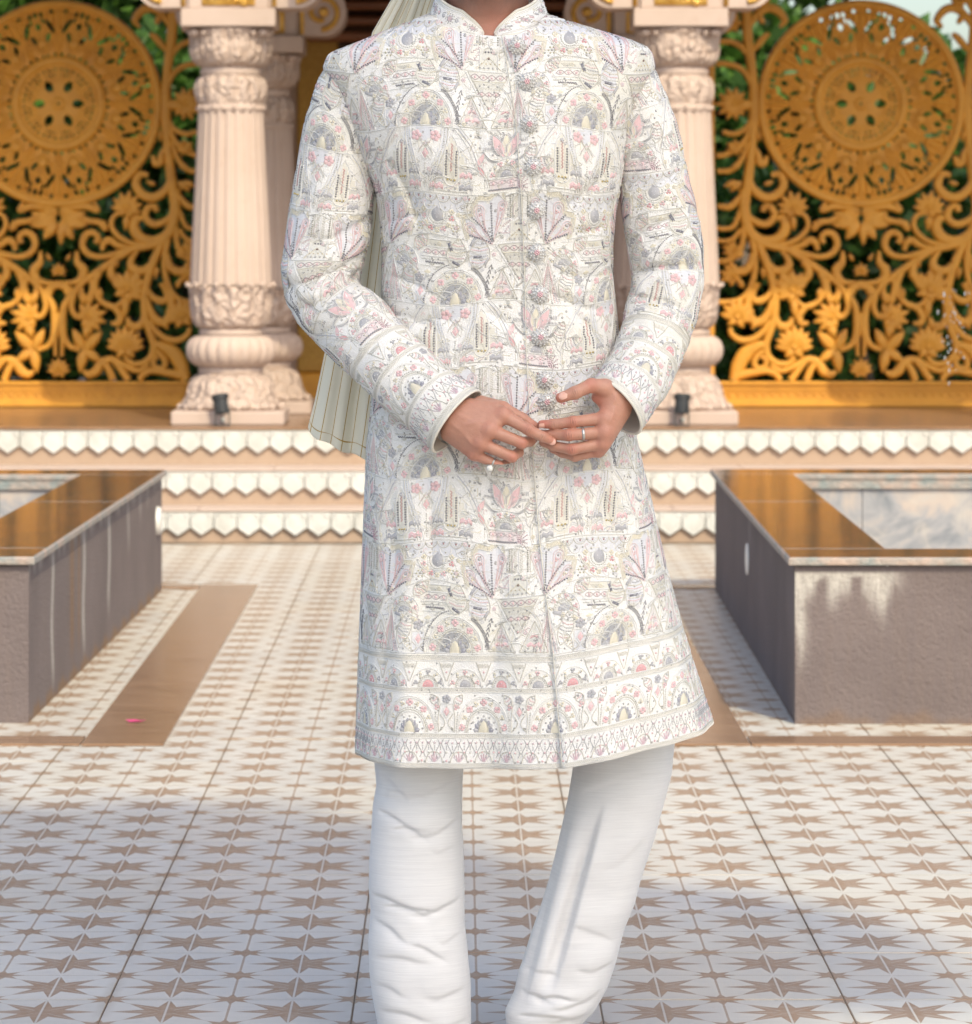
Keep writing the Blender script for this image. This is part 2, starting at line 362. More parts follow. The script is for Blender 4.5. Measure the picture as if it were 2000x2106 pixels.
def m_shawl():
    N = NT('cream_tissue_with_gold_stripes'); uv = N.n('Attribute', attribute_name='Col'); sep = N.n('SeparateColor'); N.set(sep.inputs[0], uv.outputs['Color'])
    f = N.math('FRACT', N.math('MULTIPLY', sep.outputs[0], 13.0))
    ln = N.math('LESS_THAN', N.math('ABSOLUTE', N.math('SUBTRACT', f, 0.5)), 0.035)
    hem = N.math('LESS_THAN', N.math('ABSOLUTE', N.math('SUBTRACT', sep.outputs[1], 0.972)), 0.0012)
    ln = N.math('MAXIMUM', ln, hem); p = N.pos(); n = N.noise(p, 300, 4, 0.6); n1 = N.noise(p, 5, 3)
    base = N.mix(n1, (0.93, 0.88, 0.74), (0.95, 0.92, 0.80))
    c = N.mix(ln, base, (0.55, 0.36, 0.09))
    N.out(c, 0.5, N.bump(n, 0.15, 0.001))
    tr = N.n('BsdfTranslucent'); N.set(tr.inputs[0], c); mx = N.n('MixShader'); mx.inputs[0].default_value = 0.28
    N.t.links.new(N.b.outputs[0], mx.inputs[1]); N.t.links.new(tr.outputs[0], mx.inputs[2])
    N.t.links.new(mx.outputs[0], N.t.nodes['Material Output'].inputs[0]); return N.m
M_shawl = m_shawl()
M_petal = simple('magenta_petal', (0.45, 0.03, 0.12), (0.55, 0.06, 0.2), 60, 0.5, 0.1, 300)
M_water = NT('water').out((0.9, 0.95, 1.0), 0.03, Transmission_Weight=0.9, IOR=1.33)
M_discw = simple('white_plastic', (0.72, 0.71, 0.69), (0.76, 0.75, 0.73), 20, 0.35, 0.02, 90)

# ================================================================== SETTING
g = MB().box(-120, 120, -60, 300, -0.4, -0.05).obj('ground', M_soil, kind='structure')
fl = MB().box(-8, 8, -3, 15.42, -0.05, -0.0025).obj('floor', M_mortar, kind='structure')
# star printed tiles on the floor
tb = MB().box(-0.1990, 0.1990, -0.1990, 0.1990, -0.006, 0.0, 0.0012); tme = tb.mesh('floor_tile'); tme.materials.append(M_tile)
rest = MB(); kx0 = -0.573 + 0.2; ky0 = 6.492 + 0.2
for i in range(-14, 16):
    for j in range(-17, 22):
        X = kx0 + 0.4*i; Y = ky0 + 0.4*j
        if Y > 15.3 or Y < 0: continue
        half = 0.134*Y + 0.28
        inb = (X < -1.35 and 9.9 < Y < 13.0) or (X > 1.15 and 9.9 < Y < 13.0)
        dz = rng.normal(0, 0.0004)
        if abs(X + 0.0) < half and 5.3 < Y and not inb:
            o = link('floor_tile', tme, None, fl); o.location = (X, Y, dz); o.rotation_euler = (rng.normal(0, 0.0006), rng.normal(0, 0.0006), 0)
        elif not inb:
            rest.box(X-0.1988, X+0.1988, Y-0.1988, Y+0.1988, -0.006, dz)
rest.obj('tile_field', M_tile, fl, kind='stuff')
# brown border strips round the basins
def strips(x0, x1, xo, sgn):
    Ys = np.linspace(9.158, 13.45, 8)
    for a, b in zip(Ys[:-1], Ys[1:]):
        MB().box(min(x0, x1), max(x0, x1), a+0.001, b-0.001, 0.0, 0.006, 0.001).obj('border_tile', M_strip, fl)
    Xs = np.arange(0, 5)*0.6
    for ya, yb in ((9.158, 9.31), (13.31, 13.45)):
        for k in range(4):
            a = xo + sgn*0.6*k; b = xo + sgn*0.6*(k+1)
            MB().box(min(a, b)+0.001, max(a, b)-0.001, ya, yb, 0.0, 0.006, 0.001).obj('border_tile', M_strip, fl)
strips(-0.93, -0.728, -0.933, -1); strips(0.51, 0.712, 0.715, 1)

# steps
def tooth_mesh():
    wd, h = 0.0965, 0.100; m = MB(); t = 0.022
    O = [(-wd/2+0.0012, 0), (wd/2-0.0012, 0), (wd/2-0.0012, -0.068), (wd/4, -0.084), (0, -h), (-wd/4, -0.084), (-wd/2+0.0012, -0.068)]
    I = [(x*0.86, -0.006 + (z+0.003)*0.92) for x, z in O]
    J = [(x*0.72, -0.012 + (z+0.006)*0.80) for x, z in O]
    n = len(O); v = [(x, 0, z) for x, z in O] + [(x, -t*0.72, z) for x, z in O] + [(x, -t, z) for x, z in I] + [(x, -t*0.93, z) for x, z in J] + [(0, -t*1.0, -0.05)]
    f = []
    for r in range(3):
        for i in range(n):
            j = (i+1) % n; f.append((r*n+i, r*n+j, (r+1)*n+j, (r+1)*n+i))
    for i in range(n): f.append((3*n+i, 3*n+(i+1) % n, 4*n))
    m.add(v, f)
    for sx in (-1, 1):   # carved notches along the top
        m.add([(sx*wd/2*0.98, -t*0.9, -0.001), (sx*wd*0.22, -t*1.25, -0.012), (sx*wd/2*0.98, -t*0.9, -0.030), (sx*wd*0.36, -t*0.4, -0.012)], [(0,1,2),(0,3,1),(1,3,2)])
    me = m.mesh('carved_tooth'); me.materials.append(M_white_stone); return me
TM = tooth_mesh()
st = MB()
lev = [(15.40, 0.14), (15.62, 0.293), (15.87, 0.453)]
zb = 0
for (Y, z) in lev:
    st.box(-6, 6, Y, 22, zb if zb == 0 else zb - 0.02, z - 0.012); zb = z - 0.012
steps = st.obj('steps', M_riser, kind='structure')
ph = [0.03, 0.0, 0.05]
for k, (Y, z) in enumerate(lev):
    for i in range(-26, 27):
        X = 0.0965*i + ph[k]*0.7 - 0.025
        if abs(X) > 2.35: continue
        o = link('carved_tooth', TM, None, steps); o.location = (X, Y, z - 0.012 - 0.001); o.rotation_euler[1] = rng.normal(0, 0.006); o.scale = (1, rng.uniform(0.9, 1.15), rng.uniform(0.98, 1.02))
    Yn = lev[k+1][0] if k < 2 else 15.99
    for i in range(-5, 5):
        a = i*0.98 - 0.1 + 0.3*k
        MB().box(a+0.001, a+0.979, Y - 0.026, Yn, z - 0.012, z, 0.003).obj('tread_slab', M_stone if k < 2 else M_strip, steps)
for i in range(-5, 5):
    for (ya, yb) in ((15.992, 17.1), (17.1, 18.4), (18.4, 21)):
        a = i*0.9 + 0.1; MB().box(a+0.001, a+0.899, ya+0.001, yb-0.001, 0.441, 0.453, 0.001).obj('platform_tile', M_strip, steps)

# fountain basins
def wall_grid(p0, p1, z1, stain, nu=160, nv=40):
    u = np.linspace(0, 1, nu); v = np.linspace(0, 1, nv)
    P = np.zeros((nv, nu, 3)); P[..., 0] = p0[0] + (p1[0]-p0[0])*u; P[..., 1] = p0[1] + (p1[1]-p0[1])*u; P[..., 2] = z1*v[:, None]
    C = np.zeros((nv, nu, 4)); C[..., 3] = 1
    if stain: C[..., :2] = stain(P)
    return P.reshape(-1, 3), C.reshape(-1, 4), grid_faces(nv, nu)
def gs(x, c, w_): return np.exp(-((x-c)/w_)**2)
def sm(x, a, b): t = np.clip((x-a)/(b-a), 0, 1); return t*t*(3-2*t)
def stain_left(P):
    Y, Z = P[..., 1], P[..., 2]; s = np.zeros(P.shape[:2]); b = np.zeros_like(s)
    for c, w_, z0, a in ((10.10, 0.020, 0.0, 0.95), (10.84, 0.025, 0.01, 0.9), (11.52, 0.028, 0.06, 0.85), (12.1, 0.03, 0.2, 0.5), (12.5, 0.03, 0.27, 0.5), (12.75, 0.04, 0.3, 0.35)):
        s = np.maximum(s, a*gs(Y + 0.015*np.sin(Z*20+c), c, w_)*sm(Z, z0, z0+0.12))
    s = np.maximum(s, 0.55*sm(Z, 0.36, 0.41)*(0.5+0.5*np.sin(Y*37+2*np.sin(Y*11))))
    for c, w_ in ((10.55, 0.05), (10.72, 0.03)): b = np.maximum(b, 0.75*gs(Y, c, w_)*sm(Z, 0.02, 0.15))
    b = np.maximum(b, 0.8*sm(-Z - 0.012*np.sin(Y*23) - 0.008*np.sin(Y*71), -0.035, -0.005))
    return np.stack([s, b], -1)
def stain_front(P):
    X, Z = P[..., 0], P[..., 2]; s = np.zeros(P.shape[:2]); b = np.zeros_like(s)
    d = 0.10 + 0.07*np.sin(X*60) + 0.05*np.sin(X*23+1) + 0.03*np.sin(X*140)
    d = np.maximum(d, 0.012)*np.clip(1.5 - (X-0.86)*3.2, 0.06, 1)
    s = 0.85*sm(Z, 0.385-d, 0.385-d*0.15)*(X < 1.16)*(Z < 0.385)*sm(-X, -1.16, -1.08)
    s = np.maximum(s, 0.8*gs(X, 0.875, 0.012)*sm(Z, 0.1, 0.25)*(Z < 0.39)); b = 0.35*sm(-Z - 0.012*np.sin(X*31) - 0.008*np.sin(X*83), -0.03, -0.004)
    return np.stack([s, b], -1)
def stain_none(P):
    Z = P[..., 2]; Y = P[..., 1]; s = 0.25*gs(Y, 11.4, 0.03)*sm(Z, 0.2, 0.38)
    return np.stack([s, 0.4*sm(-Z, -0.015, 0)], -1)
def basin(sgn, label, xf, xb, yf, yb, sside, sfront):
    t = empty('fountain_basin', (xf, yf, 0), label, 'fountain basin', 'low fountain basins beside the path')
    def ob(name, m, mat): o = m.obj(name, mat, t); o.location = (-xf, -yf, 0); return o
    W = 2.4*sgn; H = 0.405; xo = xf + W
    V = []; C = []; Q = []; n = 0
    segs = [((xf, yf), (xb, yb), sside), ((xo, yf), (xf, yf), sfront), ((xb, yb), (xo, yb), None), ((xo, yb), (xo, yf), None)]
    if sgn < 0: segs = [(b, a, s_) for a, b, s_ in segs]
    if sgn > 0: segs = [(b, a, s_) for a, b, s_ in segs]
    for a, b, s_ in segs:
        P, c, q = wall_grid(a, b, H, s_); V.append(P); C.append(c); Q.append(q+n); n += len(P)
    me = mesh_np('wall', np.vstack(V), [np.vstack(Q)], False, np.vstack(C)); o = link('wall', me, M_plaster, t, False); o.location = (-xf, -yf, 0)
    # granite rim slabs
    ov = 0.018; r = 0.262; z0, z1 = H+0.004, H+0.024
    def slab(pts, name='rim_slab', z0=z0, z1=z1, mat=M_granite):
        m = MB(); b = 0.005
        def ins(d):
            c = np.mean(pts, axis=0); return [tuple(np.array(p) - np.sign(np.array(p)-c)*d) for p in pts]
        rings = [(ins(0.001), z0), (pts, z0+b), (pts, z1-b), (ins(b), z1)]; v = [(x, y, z) for rr, z in rings for x, y in rr]
        f = [(3,2,1,0), (12,13,14,15)] + [(k*4+i, k*4+(i+1)%4, k*4+4+(i+1)%4, k*4+4+i) for k in range(3) for i in range(4)]
        m.add(v, f); me = m.mesh(name); me.materials.append(mat); me.materials.append(M_gedge)
        for p in me.polygons:
            if abs(p.normal.z) < 0.9: p.material_index = 1
        o = link(name, me, None, t); o.location = (-xf, -yf, 0); return o
    def X(y): return xf + (xb-xf)*(y-yf)/(yb-yf)
    ys = [yf-ov, yf+r, (yf+yb)/2+0.2, yb-r, yb+ov]
    def q4(x0, x1, ya, yb_, x0b=None, x1b=None):
        x0b = x0 if x0b is None else x0b; x1b = x1 if x1b is None else x1b
        p = [(x0, ya), (x1, ya), (x1b, yb_), (x0b, yb_)]
        return p if x1 > x0 else [p[1], p[0], p[3], p[2]]
    for a, b in ((ys[1]+0.001, ys[2]-0.001), (ys[2]+0.001, ys[3]-0.001)):
        slab(q4(X(a)-sgn*ov, X(a)+sgn*r, a, b, X(b)-sgn*ov, X(b)+sgn*r))
    for (ya, yb_) in ((ys[0], ys[1]-0.001), (ys[3]+0.001, ys[4])):
        for k in range(2):
            xa = X(ya)-sgn*ov + sgn*1.22*k; slab(q4(xa+sgn*0.0006, xa+sgn*1.2188, ya, yb_, xa+sgn*0.0006+(X(yb_)-X(ya))*(k == 0), xa+sgn*1.2188))
    slab(q4(xo+sgn*ov, xo-sgn*r, ys[1]+0.001, ys[3]-0.001))
    # inner lining of marble and basin floor
    xi = X((yf+yb)/2) + sgn*(r-0.02); xe = xo - sgn*(r-0.02)
    k0 = xi
    for k in range(4):
        a = k0 + sgn*0.5*k; b = a + sgn*0.498
        if k == 0: b = a + sgn*0.28
        if k > 0: a = k0 + sgn*(0.282+0.55*(k-1)); b = a + sgn*0.548
        ob('lining_tile', MB().box(min(a, b), max(a, b), yb-r+0.02, yb-0.03, 0.02, H+0.002, 0.001), M_marble)
        ob('lining_tile', MB().box(min(a, b), max(a, b), yf+0.03, yf+r-0.02, 0.02, H+0.002, 0.001), M_marble)
    ob('cap_strip', MB().box(min(xi, xe), max(xi, xe), yb-r+0.006, yb-r+0.0195, H-0.03, H+0.003, 0.002), M_gedge)
    for k in range(3):
        a = yf + r + k*1.0; b = min(a+0.998, yb-r)
        ob('lining_tile', MB().box(min(xi, xi-sgn*0.2), max(xi, xi-sgn*0.2), a, b, 0.02, H+0.002, 0.001), M_marble)
    ob('basin_floor', MB().box(min(xi, xe), max(xi, xe), yf+0.2, yb-0.2, 0.0, 0.03), M_marble)
    yd = 13.08 if sgn < 0 else 11.49
    d = MB(); x0 = X(yd); tk = 0.014 if sgn < 0 else 0.004; d.cyl((x0, yd, 0.262), (x0 - sgn*tk, yd, 0.262), 0.050, 0.046, 28)
    ob('spout_cover', d, M_discw)
    return t
basin(-1, 'grey rendered basin with streaked side wall, left of the path', -1.11, -1.06, 9.60, 13.26, stain_left, None)
basin(1, 'grey rendered basin with white lime stain on its front, right of the path', 0.859, 0.908, 9.58, 13.30, stain_none, stain_front)

# ---------------------------------------------------------------- columns
def lathe(prof, nseg=96, mod=None, sq=None, cap=True):
    """prof: list (z, r). mod(theta, t)->dr ; sq(t)->squareness."""
    prof = catmull_lin(prof); th = np.linspace(0, 2*pi, nseg, endpoint=False)
    n = len(prof); V = np.zeros((n, nseg, 3))
    for i, (z, r) in enumerate(prof):
        t = i/(n-1); rr = np.full(nseg, r)
        if mod is not None: rr = rr + mod(th, t)
        if sq is not None:
            q = sq(t); f = 1/np.maximum(np.abs(np.cos(th)), np.abs(np.sin(th))); rr = rr*((1-q) + q*f)
        V[i, :, 0] = rr*np.cos(th); V[i, :, 1] = rr*np.sin(th); V[i, :, 2] = z
    me = mesh_np('lathe', V.reshape(-1, 3), [grid_faces(n, nseg, True)]); return me
def catmull_lin(prof, n=5): return catmull(prof, n) if len(prof) > 2 else np.array(prof)
sY = 16.24; px = sY/F
def zc(y): return HC - (y-VY)*px - 0.453   # column-local height for a photo row
def beads(r, z, n, rb, stretch=1.0):
    m = MB()
    for i in range(n):
        a = 2*pi*(i+0.5)/n; m.ball((r*cos(a), r*sin(a), z + (0.006 if i % 2 else 0)), rb*(1 if i % 2 else 0.8), 7, 5, (1, 1, stretch))
    return m
def volute(r, z, size):
    m = MB()
    for k in range(8):
        a = 2*pi*k/8; big = 1.0 if k % 2 else 0.62; rr = r*(1.22 if k % 2 else 0.98)
        c, s_ = cos(a), sin(a)
        m.ball((rr*c, rr*s_, z), size*big, 9, 6, (1, 1, 0.75))
        for q in (-0.22, 0.22): m.ball(((rr-0.01)*cos(a+q), (rr-0.01)*sin(a+q), z-0.002), size*0.55*big, 7, 5)
    return m
def make_column(loc, label, group):
    c = empty('carved_column', loc, label, 'column', group)
    P = px
    def add(name, me, mat): me.name = name; return link(name, me, mat, c)
    h = zc(841); MB().box(-0.243, 0.243, -0.243, 0.243, 0, h, 0.006).obj('plinth', M_stone, c)
    leaf = lambda th, t: 0.010*np.abs(np.sin(4*th))**0.7*np.sin(pi*min(1, t*1.1)) + 0.004*np.sin(24*th)*np.sin(pi*t)
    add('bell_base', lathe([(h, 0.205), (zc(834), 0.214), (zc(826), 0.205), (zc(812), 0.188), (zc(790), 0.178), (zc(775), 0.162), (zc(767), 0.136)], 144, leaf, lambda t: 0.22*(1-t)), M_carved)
    m = MB()
    for i in range(16):
        a = 2*pi*(i+0.5)/16; m.ball((0.222*cos(a), 0.222*sin(a), h+0.012), 0.016, 7, 5, (1, 1, 0.9))
    m.obj('bead_ring', M_stone, c, True)
    fil = lambda y0, y1, r: [(zc(y1), r*0.97), (zc(y1)+0.003, r), (zc((y0+y1)/2), r*1.02), (zc(y0)-0.003, r), (zc(y0), r*0.97)]
    add('fillet', lathe(fil(754, 768, 0.139), 64), M_stone)
    gad = lambda th, t: -0.012*(1-np.abs(np.cos(11*th))**0.6)*np.sin(pi*t)
    add('ribbed_torus', lathe([(zc(754), 0.135), (zc(750), 0.160), (zc(738), 0.186), (zc(721), 0.196), (zc(704), 0.188), (zc(693), 0.165), (zc(689), 0.138)], 220, gad), M_stone)
    add('fillet', lathe(fil(676, 689, 0.136), 64), M_stone)
    lf = lambda th, t: 0.005*np.sin(16*th)*np.sin(pi*t) + 0.006*np.maximum(0, np.sin(8*th))*np.sin(pi*t)
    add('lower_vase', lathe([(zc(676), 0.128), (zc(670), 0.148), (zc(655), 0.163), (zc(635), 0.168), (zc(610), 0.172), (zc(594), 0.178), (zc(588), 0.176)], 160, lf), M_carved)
    beads(0.188, zc(588), 22, 0.0125).obj('bead_ring', M_stone, c, True)
    flu = lambda th, t: -0.011*(np.abs(np.sin(11*th)) < 0.62)*1.0 + 0.0
    add('fluted_shaft', lathe([(zc(585), 0.178), (zc(480), 0.168), (zc(350), 0.154), (zc(228), 0.142)], 352, flu), M_stone)
    beads(0.146, zc(224), 20, 0.010).obj('bead_ring', M_stone, c, True)
    add('collar_ring', lathe(fil(216, 230, 0.145), 64), M_stone)
    add('upper_vase', lathe([(zc(218), 0.140), (zc(205), 0.147), (zc(185), 0.151), (zc(170), 0.147), (zc(160), 0.137), (zc(155), 0.126)], 160, lf), M_carved)
    add('fillet', lathe(fil(140, 155, 0.131), 64), M_stone)
    cap = lambda th, t: 0.009*np.abs(np.sin(4*th))*np.sin(pi*t) + 0.0035*np.sin(32*th)*np.sin(pi*t)
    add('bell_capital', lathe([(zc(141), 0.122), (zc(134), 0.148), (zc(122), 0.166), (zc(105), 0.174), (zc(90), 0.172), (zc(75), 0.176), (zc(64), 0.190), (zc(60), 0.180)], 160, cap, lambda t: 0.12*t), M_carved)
    volute(0.172, zc(70), 0.023).obj('volutes', M_stone, c, True)
    MB().box(-0.203, 0.203, -0.203, 0.203, zc(59), zc(22), 0.004).obj('abacus', M_stone, c)
    # bracket block with gold relief panel and scroll arms
    z0 = zc(22) + 0.001; z1 = z0 + 0.30
    MB().box(-0.172, 0.172, -0.172, 0.172, z0, z1, 0.004).obj('bracket_block', M_stone, c)
    gp = MB(); gp.box(-0.115, 0.115, -0.178, -0.171, z0+0.012, z1-0.02, 0.003)
    for i in range(26):
        gp.ball((rng.uniform(-0.095, 0.095), -0.178, z0+0.03+rng.uniform(0, 0.22)), rng.uniform(0.010, 0.024), 8, 5, (1, 0.5, 1.2))
    gp.obj('gold_panel', M_gold, c, True)
    for s_ in (-1, 1):
        pts = [(s_*0.174, z0+0.004), (s_*0.25, z0+0.004)]
        for k in range(13):
            a = -pi/2 + (pi*0.62)*k/12; pts.append((s_*(0.30 + 0.105*cos(a)), z0+0.115 + 0.112*sin(a)))
        pts += [(s_*0.36, z0+0.30), (s_*0.174, z0+0.30)]
        if s_ > 0: pts = pts[::-1]
        m = MB(); m.prism(pts, -0.15, 0.15); m.obj('scroll_bracket', M_stone, c)
        m = MB()
        path = [(0.27 + 0.085*cos(a)*(1-k/60), 0.115 + 0.085*sin(a)*(1-k/60)) for k, a in enumerate(np.linspace(-pi*0.5, pi*1.6, 34))]
        for (a0, b0), (a1, b1) in zip(path[:-1], path[1:]):
            m.cyl((s_*(a0+0.02), -0.153, z0+b0), (s_*(a1+0.02), -0.153, z0+b1), 0.0135, 0.0135, 8)
        m.ball((s_*0.30, -0.150, z0+0.115), 0.026, 10, 6)
        m.box(min(s_*0.186, s_*0.206), max(s_*0.186, s_*0.206), -0.158, -0.149, z0+0.01, z0+0.28)
        m.obj('gold_scroll', M_gold, c, True)
    return c
LF = (-0.998, sY, 0.453)
c0 = make_column(LF, 'pink sandstone column with fluted shaft in front of the left screen', 'front row of carved columns')
def copy_tree(o, parent=None):
    c = o.copy(); COL.objects.link(c)
    if parent: c.parent = parent
    for ch in list(o.children): copy_tree(ch, c)
    return c
def colcopy(x, y, label, group=None, src=c0, s=1.0):
    c = copy_tree(src); c.location = (x, y, 0.453); c['label'] = label; c.scale = (s, s, s)
    if group: c['group'] = group
    return c
colcopy(0.949, sY, 'pink sandstone column with fluted shaft beside the right screen')
colcopy(-2.83, sY, 'front column at the far left corner of the pavilion, beyond the left screen')
colcopy(2.74, sY, 'front column at the far right corner of the pavilion, beyond the right screen')
colcopy(-0.915, 17.25, 'shaded inner column behind the left front column', 'inner row of carved columns', s=0.965)
colcopy(0.87, 17.25, 'shaded inner column behind the right front column', 'inner row of carved columns', s=0.965)

# pavilion shell: beams, roof, back wall of the porch
zt = 0.453 + zc(22) + 0.302
pav = empty('pavilion_shell', (0, 16.2, 0.453), 'carved stone pavilion with dark panelled doorway behind the man', 'pavilion')
def pb(name, m, mat): o = m.obj(name, mat, pav); o.location = (0, -16.2, -0.453); return o
pb('beam', MB().box(-3.4, 3.4, 16.08, 16.42, 2.93, 3.4, 0.01), M_stone)
for x_ in (-2.83, -0.998, 0.949, 2.74): pb('post_block', MB().box(x_-0.14, x_+0.14, 16.1, 16.38, zt+0.002, 2.928, 0.01), M_stone)
pb('column_shade_panel', MB().prism([(-0.56, 3.418), (-0.56, 2.40), (0.56, 2.40), (0.56, 3.418)][::-1], 15.58, 15.72), M_stone)  # unseen panel, added only to shade the left inner column
pb('beam', MB().box(-3.4, 3.4, 17.05, 17.45, zt+0.0, zt+0.35, 0.01), M_stone)
pb('roof', MB().box(-6, 6, 15.55, 18.5, 3.42, 3.6), M_stone); pb('porch_ceiling', MB().box(-1.04, 1.04, 16.45, 18.56, 3.30, 3.415), M_wood)
for s_ in (-1, 1):
    pb('gold_pilaster', MB().box(min(s_*0.60, s_*0.80), max(s_*0.60, s_*0.80), 18.30, 18.55, 0.60, 3.4, 0.01), M_goldtex)
    pb('gold_pilaster_foot', MB().box(min(s_*0.58, s_*0.84), max(s_*0.58, s_*0.84), 18.24, 18.56, 0.454, 0.60, 0.01), M_jali)
    pb('side_jamb', MB().box(min(s_*0.80, s_*1.02), max(s_*0.80, s_*1.02), 17.50, 18.55, 0.454, 3.29), M_stone)
pb('door_surround', MB().box(-0.598, 0.598, 18.40, 18.55, 0.454, 3.4), M_dark)
for k in range(9):
    z = 2.22 + 0.075*k; pb('wood_moulding', MB().box(-0.75, 0.75, 18.16 + 0.02*(k % 2), 18.299, z, z+0.045, 0.012), M_wood)
for k in range(-2, 3):
    pb('door_board', MB().box(k*0.23-0.112, k*0.23+0.112, 18.34, 18.399, 0.46, 2.2, 0.006), M_wood)
for s_ in (-1, 1):   # little spotlights at the foot of the front columns
    pass
def spotlight(x, ang, label):
    t = empty('spotlight', (x, 15.93, 0.453), label, 'spotlight', 'small black spotlights at the column feet')
    m = MB(); d = Vector((sin(ang)*0.5, 0.25, 1)).normalized(); p = Vector((0, -0.0, 0.055))
    m.cyl(p, p + d*0.060, 0.024, 0.029, 20); m.cyl(p + d*0.060, p + d*0.080, 0.035, 0.038, 20)
    for k in range(12):
        a = 2*pi*k/12; o = Vector((cos(a)*0.028, sin(a)*0.028, 0)); m.cyl(p+o, p+o+d*0.06, 0.003, 0.003, 5)
    m.obj('lamp_head', M_black, t, False)
    m = MB(); m.box(-0.032, -0.027, -0.01, 0.01, 0.004, 0.075); m.box(0.027, 0.032, -0.01, 0.01, 0.004, 0.075); m.box(-0.032, 0.032, -0.012, 0.012, 0.0, 0.005)
    m.ball((0, -0.012, 0.025), 0.010, 8, 6); m.obj('bracket', M_black, t)
    m = MB(); m.cyl((0.006, -0.03, 0.03), (0.006, -0.02, 0.03), 0.009, 0.009, 12); m.obj('screw_cap', M_silver, t)
spotlight(-1.015, -0.35, 'small black finned spotlight at the foot of the left front column')
spotlight(0.945, 0.1, 'small black spotlight at the foot of the right front column')

# fallen petals
def petal(x, y, Y=None, label='', s=0.02):
    Yp = F*HC/(y-VY); X = (x-VX)*Yp/F; m = MB()
    z = 0.007 if abs(x-260) < 60 else 0.001
    v = [(0, 0, z), (s*0.6, s*0.2, z+0.003), (s*1.2, 0, z+0.006), (s*0.7, -s*0.35, z+0.002), (-s*0.9, s*0.1, z+0.005), (-s*0.5, -s*0.4, z+0.001), (0.1*s, s*0.6, z+0.004)]
    m.add(v, [(0,3,2,1), (0,4,5), (0,5,3), (0,1,6), (0,6,4)]); o = m.obj('fallen_petal', M_petal); o.location = (X, Yp, 0)
    tag(o, label, 'petal', 'fallen magenta petals')
petal(277, 1490, label='magenta petal lying on the left brown border tiles', s=0.026)
petal(85, 1526, label='tiny dark petal on the brown strip in front of the left basin', s=0.008)
petal(468, 1112, label='small red petal at the foot of the lowest step', s=0.014)
# water droplets in the air above the right basin
m = MB()
for k in range(46):
    x = 1960 + rng.normal(0, 16); y = 700 + rng.normal(0, 55) - 3*abs(x-1955)*0.5; m.ball(at(x, y, 11.6 + rng.uniform(-0.3, 0.3)), rng.uniform(0.0012, 0.003), 6, 4, (1, 1, rng.uniform(1, 3)))
link('water_drops', m.mesh('water_drops', True), M_water, kind='stuff')

# ---------------------------------------------------------------- greenery
def leaf_cloud(name, centers, radii, n, size, mat=M_leaf, seed=1, parent=None, squash=1.0):
    r = np.random.default_rng(seed); ci = r.integers(0, len(centers), n); c = np.array(centers)[ci]; R = np.array(radii)[ci]
    d = r.normal(size=(n, 3)); d /= np.linalg.norm(d, axis=1)[:, None]
    rad = r.uniform(0.35, 1.0, n)**0.6
    p = c + d*R*rad[:, None]
    a = r.normal(size=(n, 3)); a /= np.linalg.norm(a, axis=1)[:, None]; b = np.cross(a, r.normal(size=(n, 3))); b /= np.linalg.norm(b, axis=1)[:, None]
    s = (size*r.uniform(0.6, 1.3, n))[:, None]; nn = np.cross(a, b)
    V = np.stack([p - a*s, p + b*s*0.42 + nn*s*0.1, p + a*s, p - b*s*0.42 + nn*s*0.1], 1).reshape(-1, 3)
    q = np.arange(n*4).reshape(-1, 4); return link(name, mesh_np(name, V, [q], False), mat, parent)
def shrub(x, y, w_, h_, n, size, label, cat, seed, group=None, trunk=False, z0=0.0):
    t = empty('tree' if trunk else 'shrub', (x, y, z0), label, cat, group); r = np.random.default_rng(seed)
    cs = []; rs = []
    for k in range(16):
        cs.append((r.uniform(-w_/2, w_/2)*0.8, r.uniform(-0.5, 0.5), (h_*0.45 if trunk else 0.2) + r.uniform(0.0, h_*(0.5 if trunk else 0.75)))); q = r.uniform(0.18, 0.34)*min(w_, h_); rs.append((q*1.2, q*0.9, q))
    leaf_cloud('crown' if trunk else 'foliage', cs, rs, n, size, seed=seed, parent=t)
    m = MB()
    if trunk: m.cyl((0, 0, 0), (0.05, 0, h_*0.55), 0.13, 0.08, 10)
    for k in range(6 if trunk else 7):
        a = cs[k]; m.cyl((0.05 if trunk else r.uniform(-0.1, 0.1), 0, h_*0.4 if trunk else 0), a, 0.04, 0.012, 6)
    m.obj('trunk' if trunk else 'stems', M_bark, t, True); return t
G1 = 'shrubs growing behind the screens'
shrub(-2.7, 20.3, 1.3, 2.2, 9000, 0.065, 'leafy green shrub behind the outer half of the left screen', 'shrub', 3, G1)
shrub(-1.7, 20.5, 1.2, 2.6, 9000, 0.065, 'leafy green shrub behind the middle of the left screen', 'shrub', 4, G1)
shrub(-1.9, 22.6, 3.4, 4.2, 14000, 0.10, 'tall dark tree rising behind the left screen', 'tree', 5, 'trees behind the pavilion', True)
shrub(1.55, 20.3, 1.0, 1.9, 8000, 0.065, 'bright green shrub behind the inner half of the right screen', 'shrub', 6, G1)
shrub(2.4, 20.5, 1.3, 1.8, 9000, 0.065, 'bright green shrub behind the outer half of the right screen', 'shrub', 7, G1)
shrub(1.7, 23.2, 1.5, 3.2, 8000, 0.10, 'thin dark tree behind the right screen with sky showing round it', 'tree', 8, 'trees behind the pavilion', True)
shrub(3.2, 24.0, 1.6, 2.3, 7000, 0.10, 'lower dark tree behind the outer edge of the right screen', 'tree', 9, 'trees behind the pavilion', True)
hd = leaf_cloud('far_hedge', [(x, 26+rng.uniform(-0.5, 0.5), rng.uniform(0.3, 1.5)) for x in np.linspace(-9, 9, 40)], [(0.7, 0.6, 0.7)]*40, 26000, 0.10, seed=11)
hd['kind'] = 'stuff'
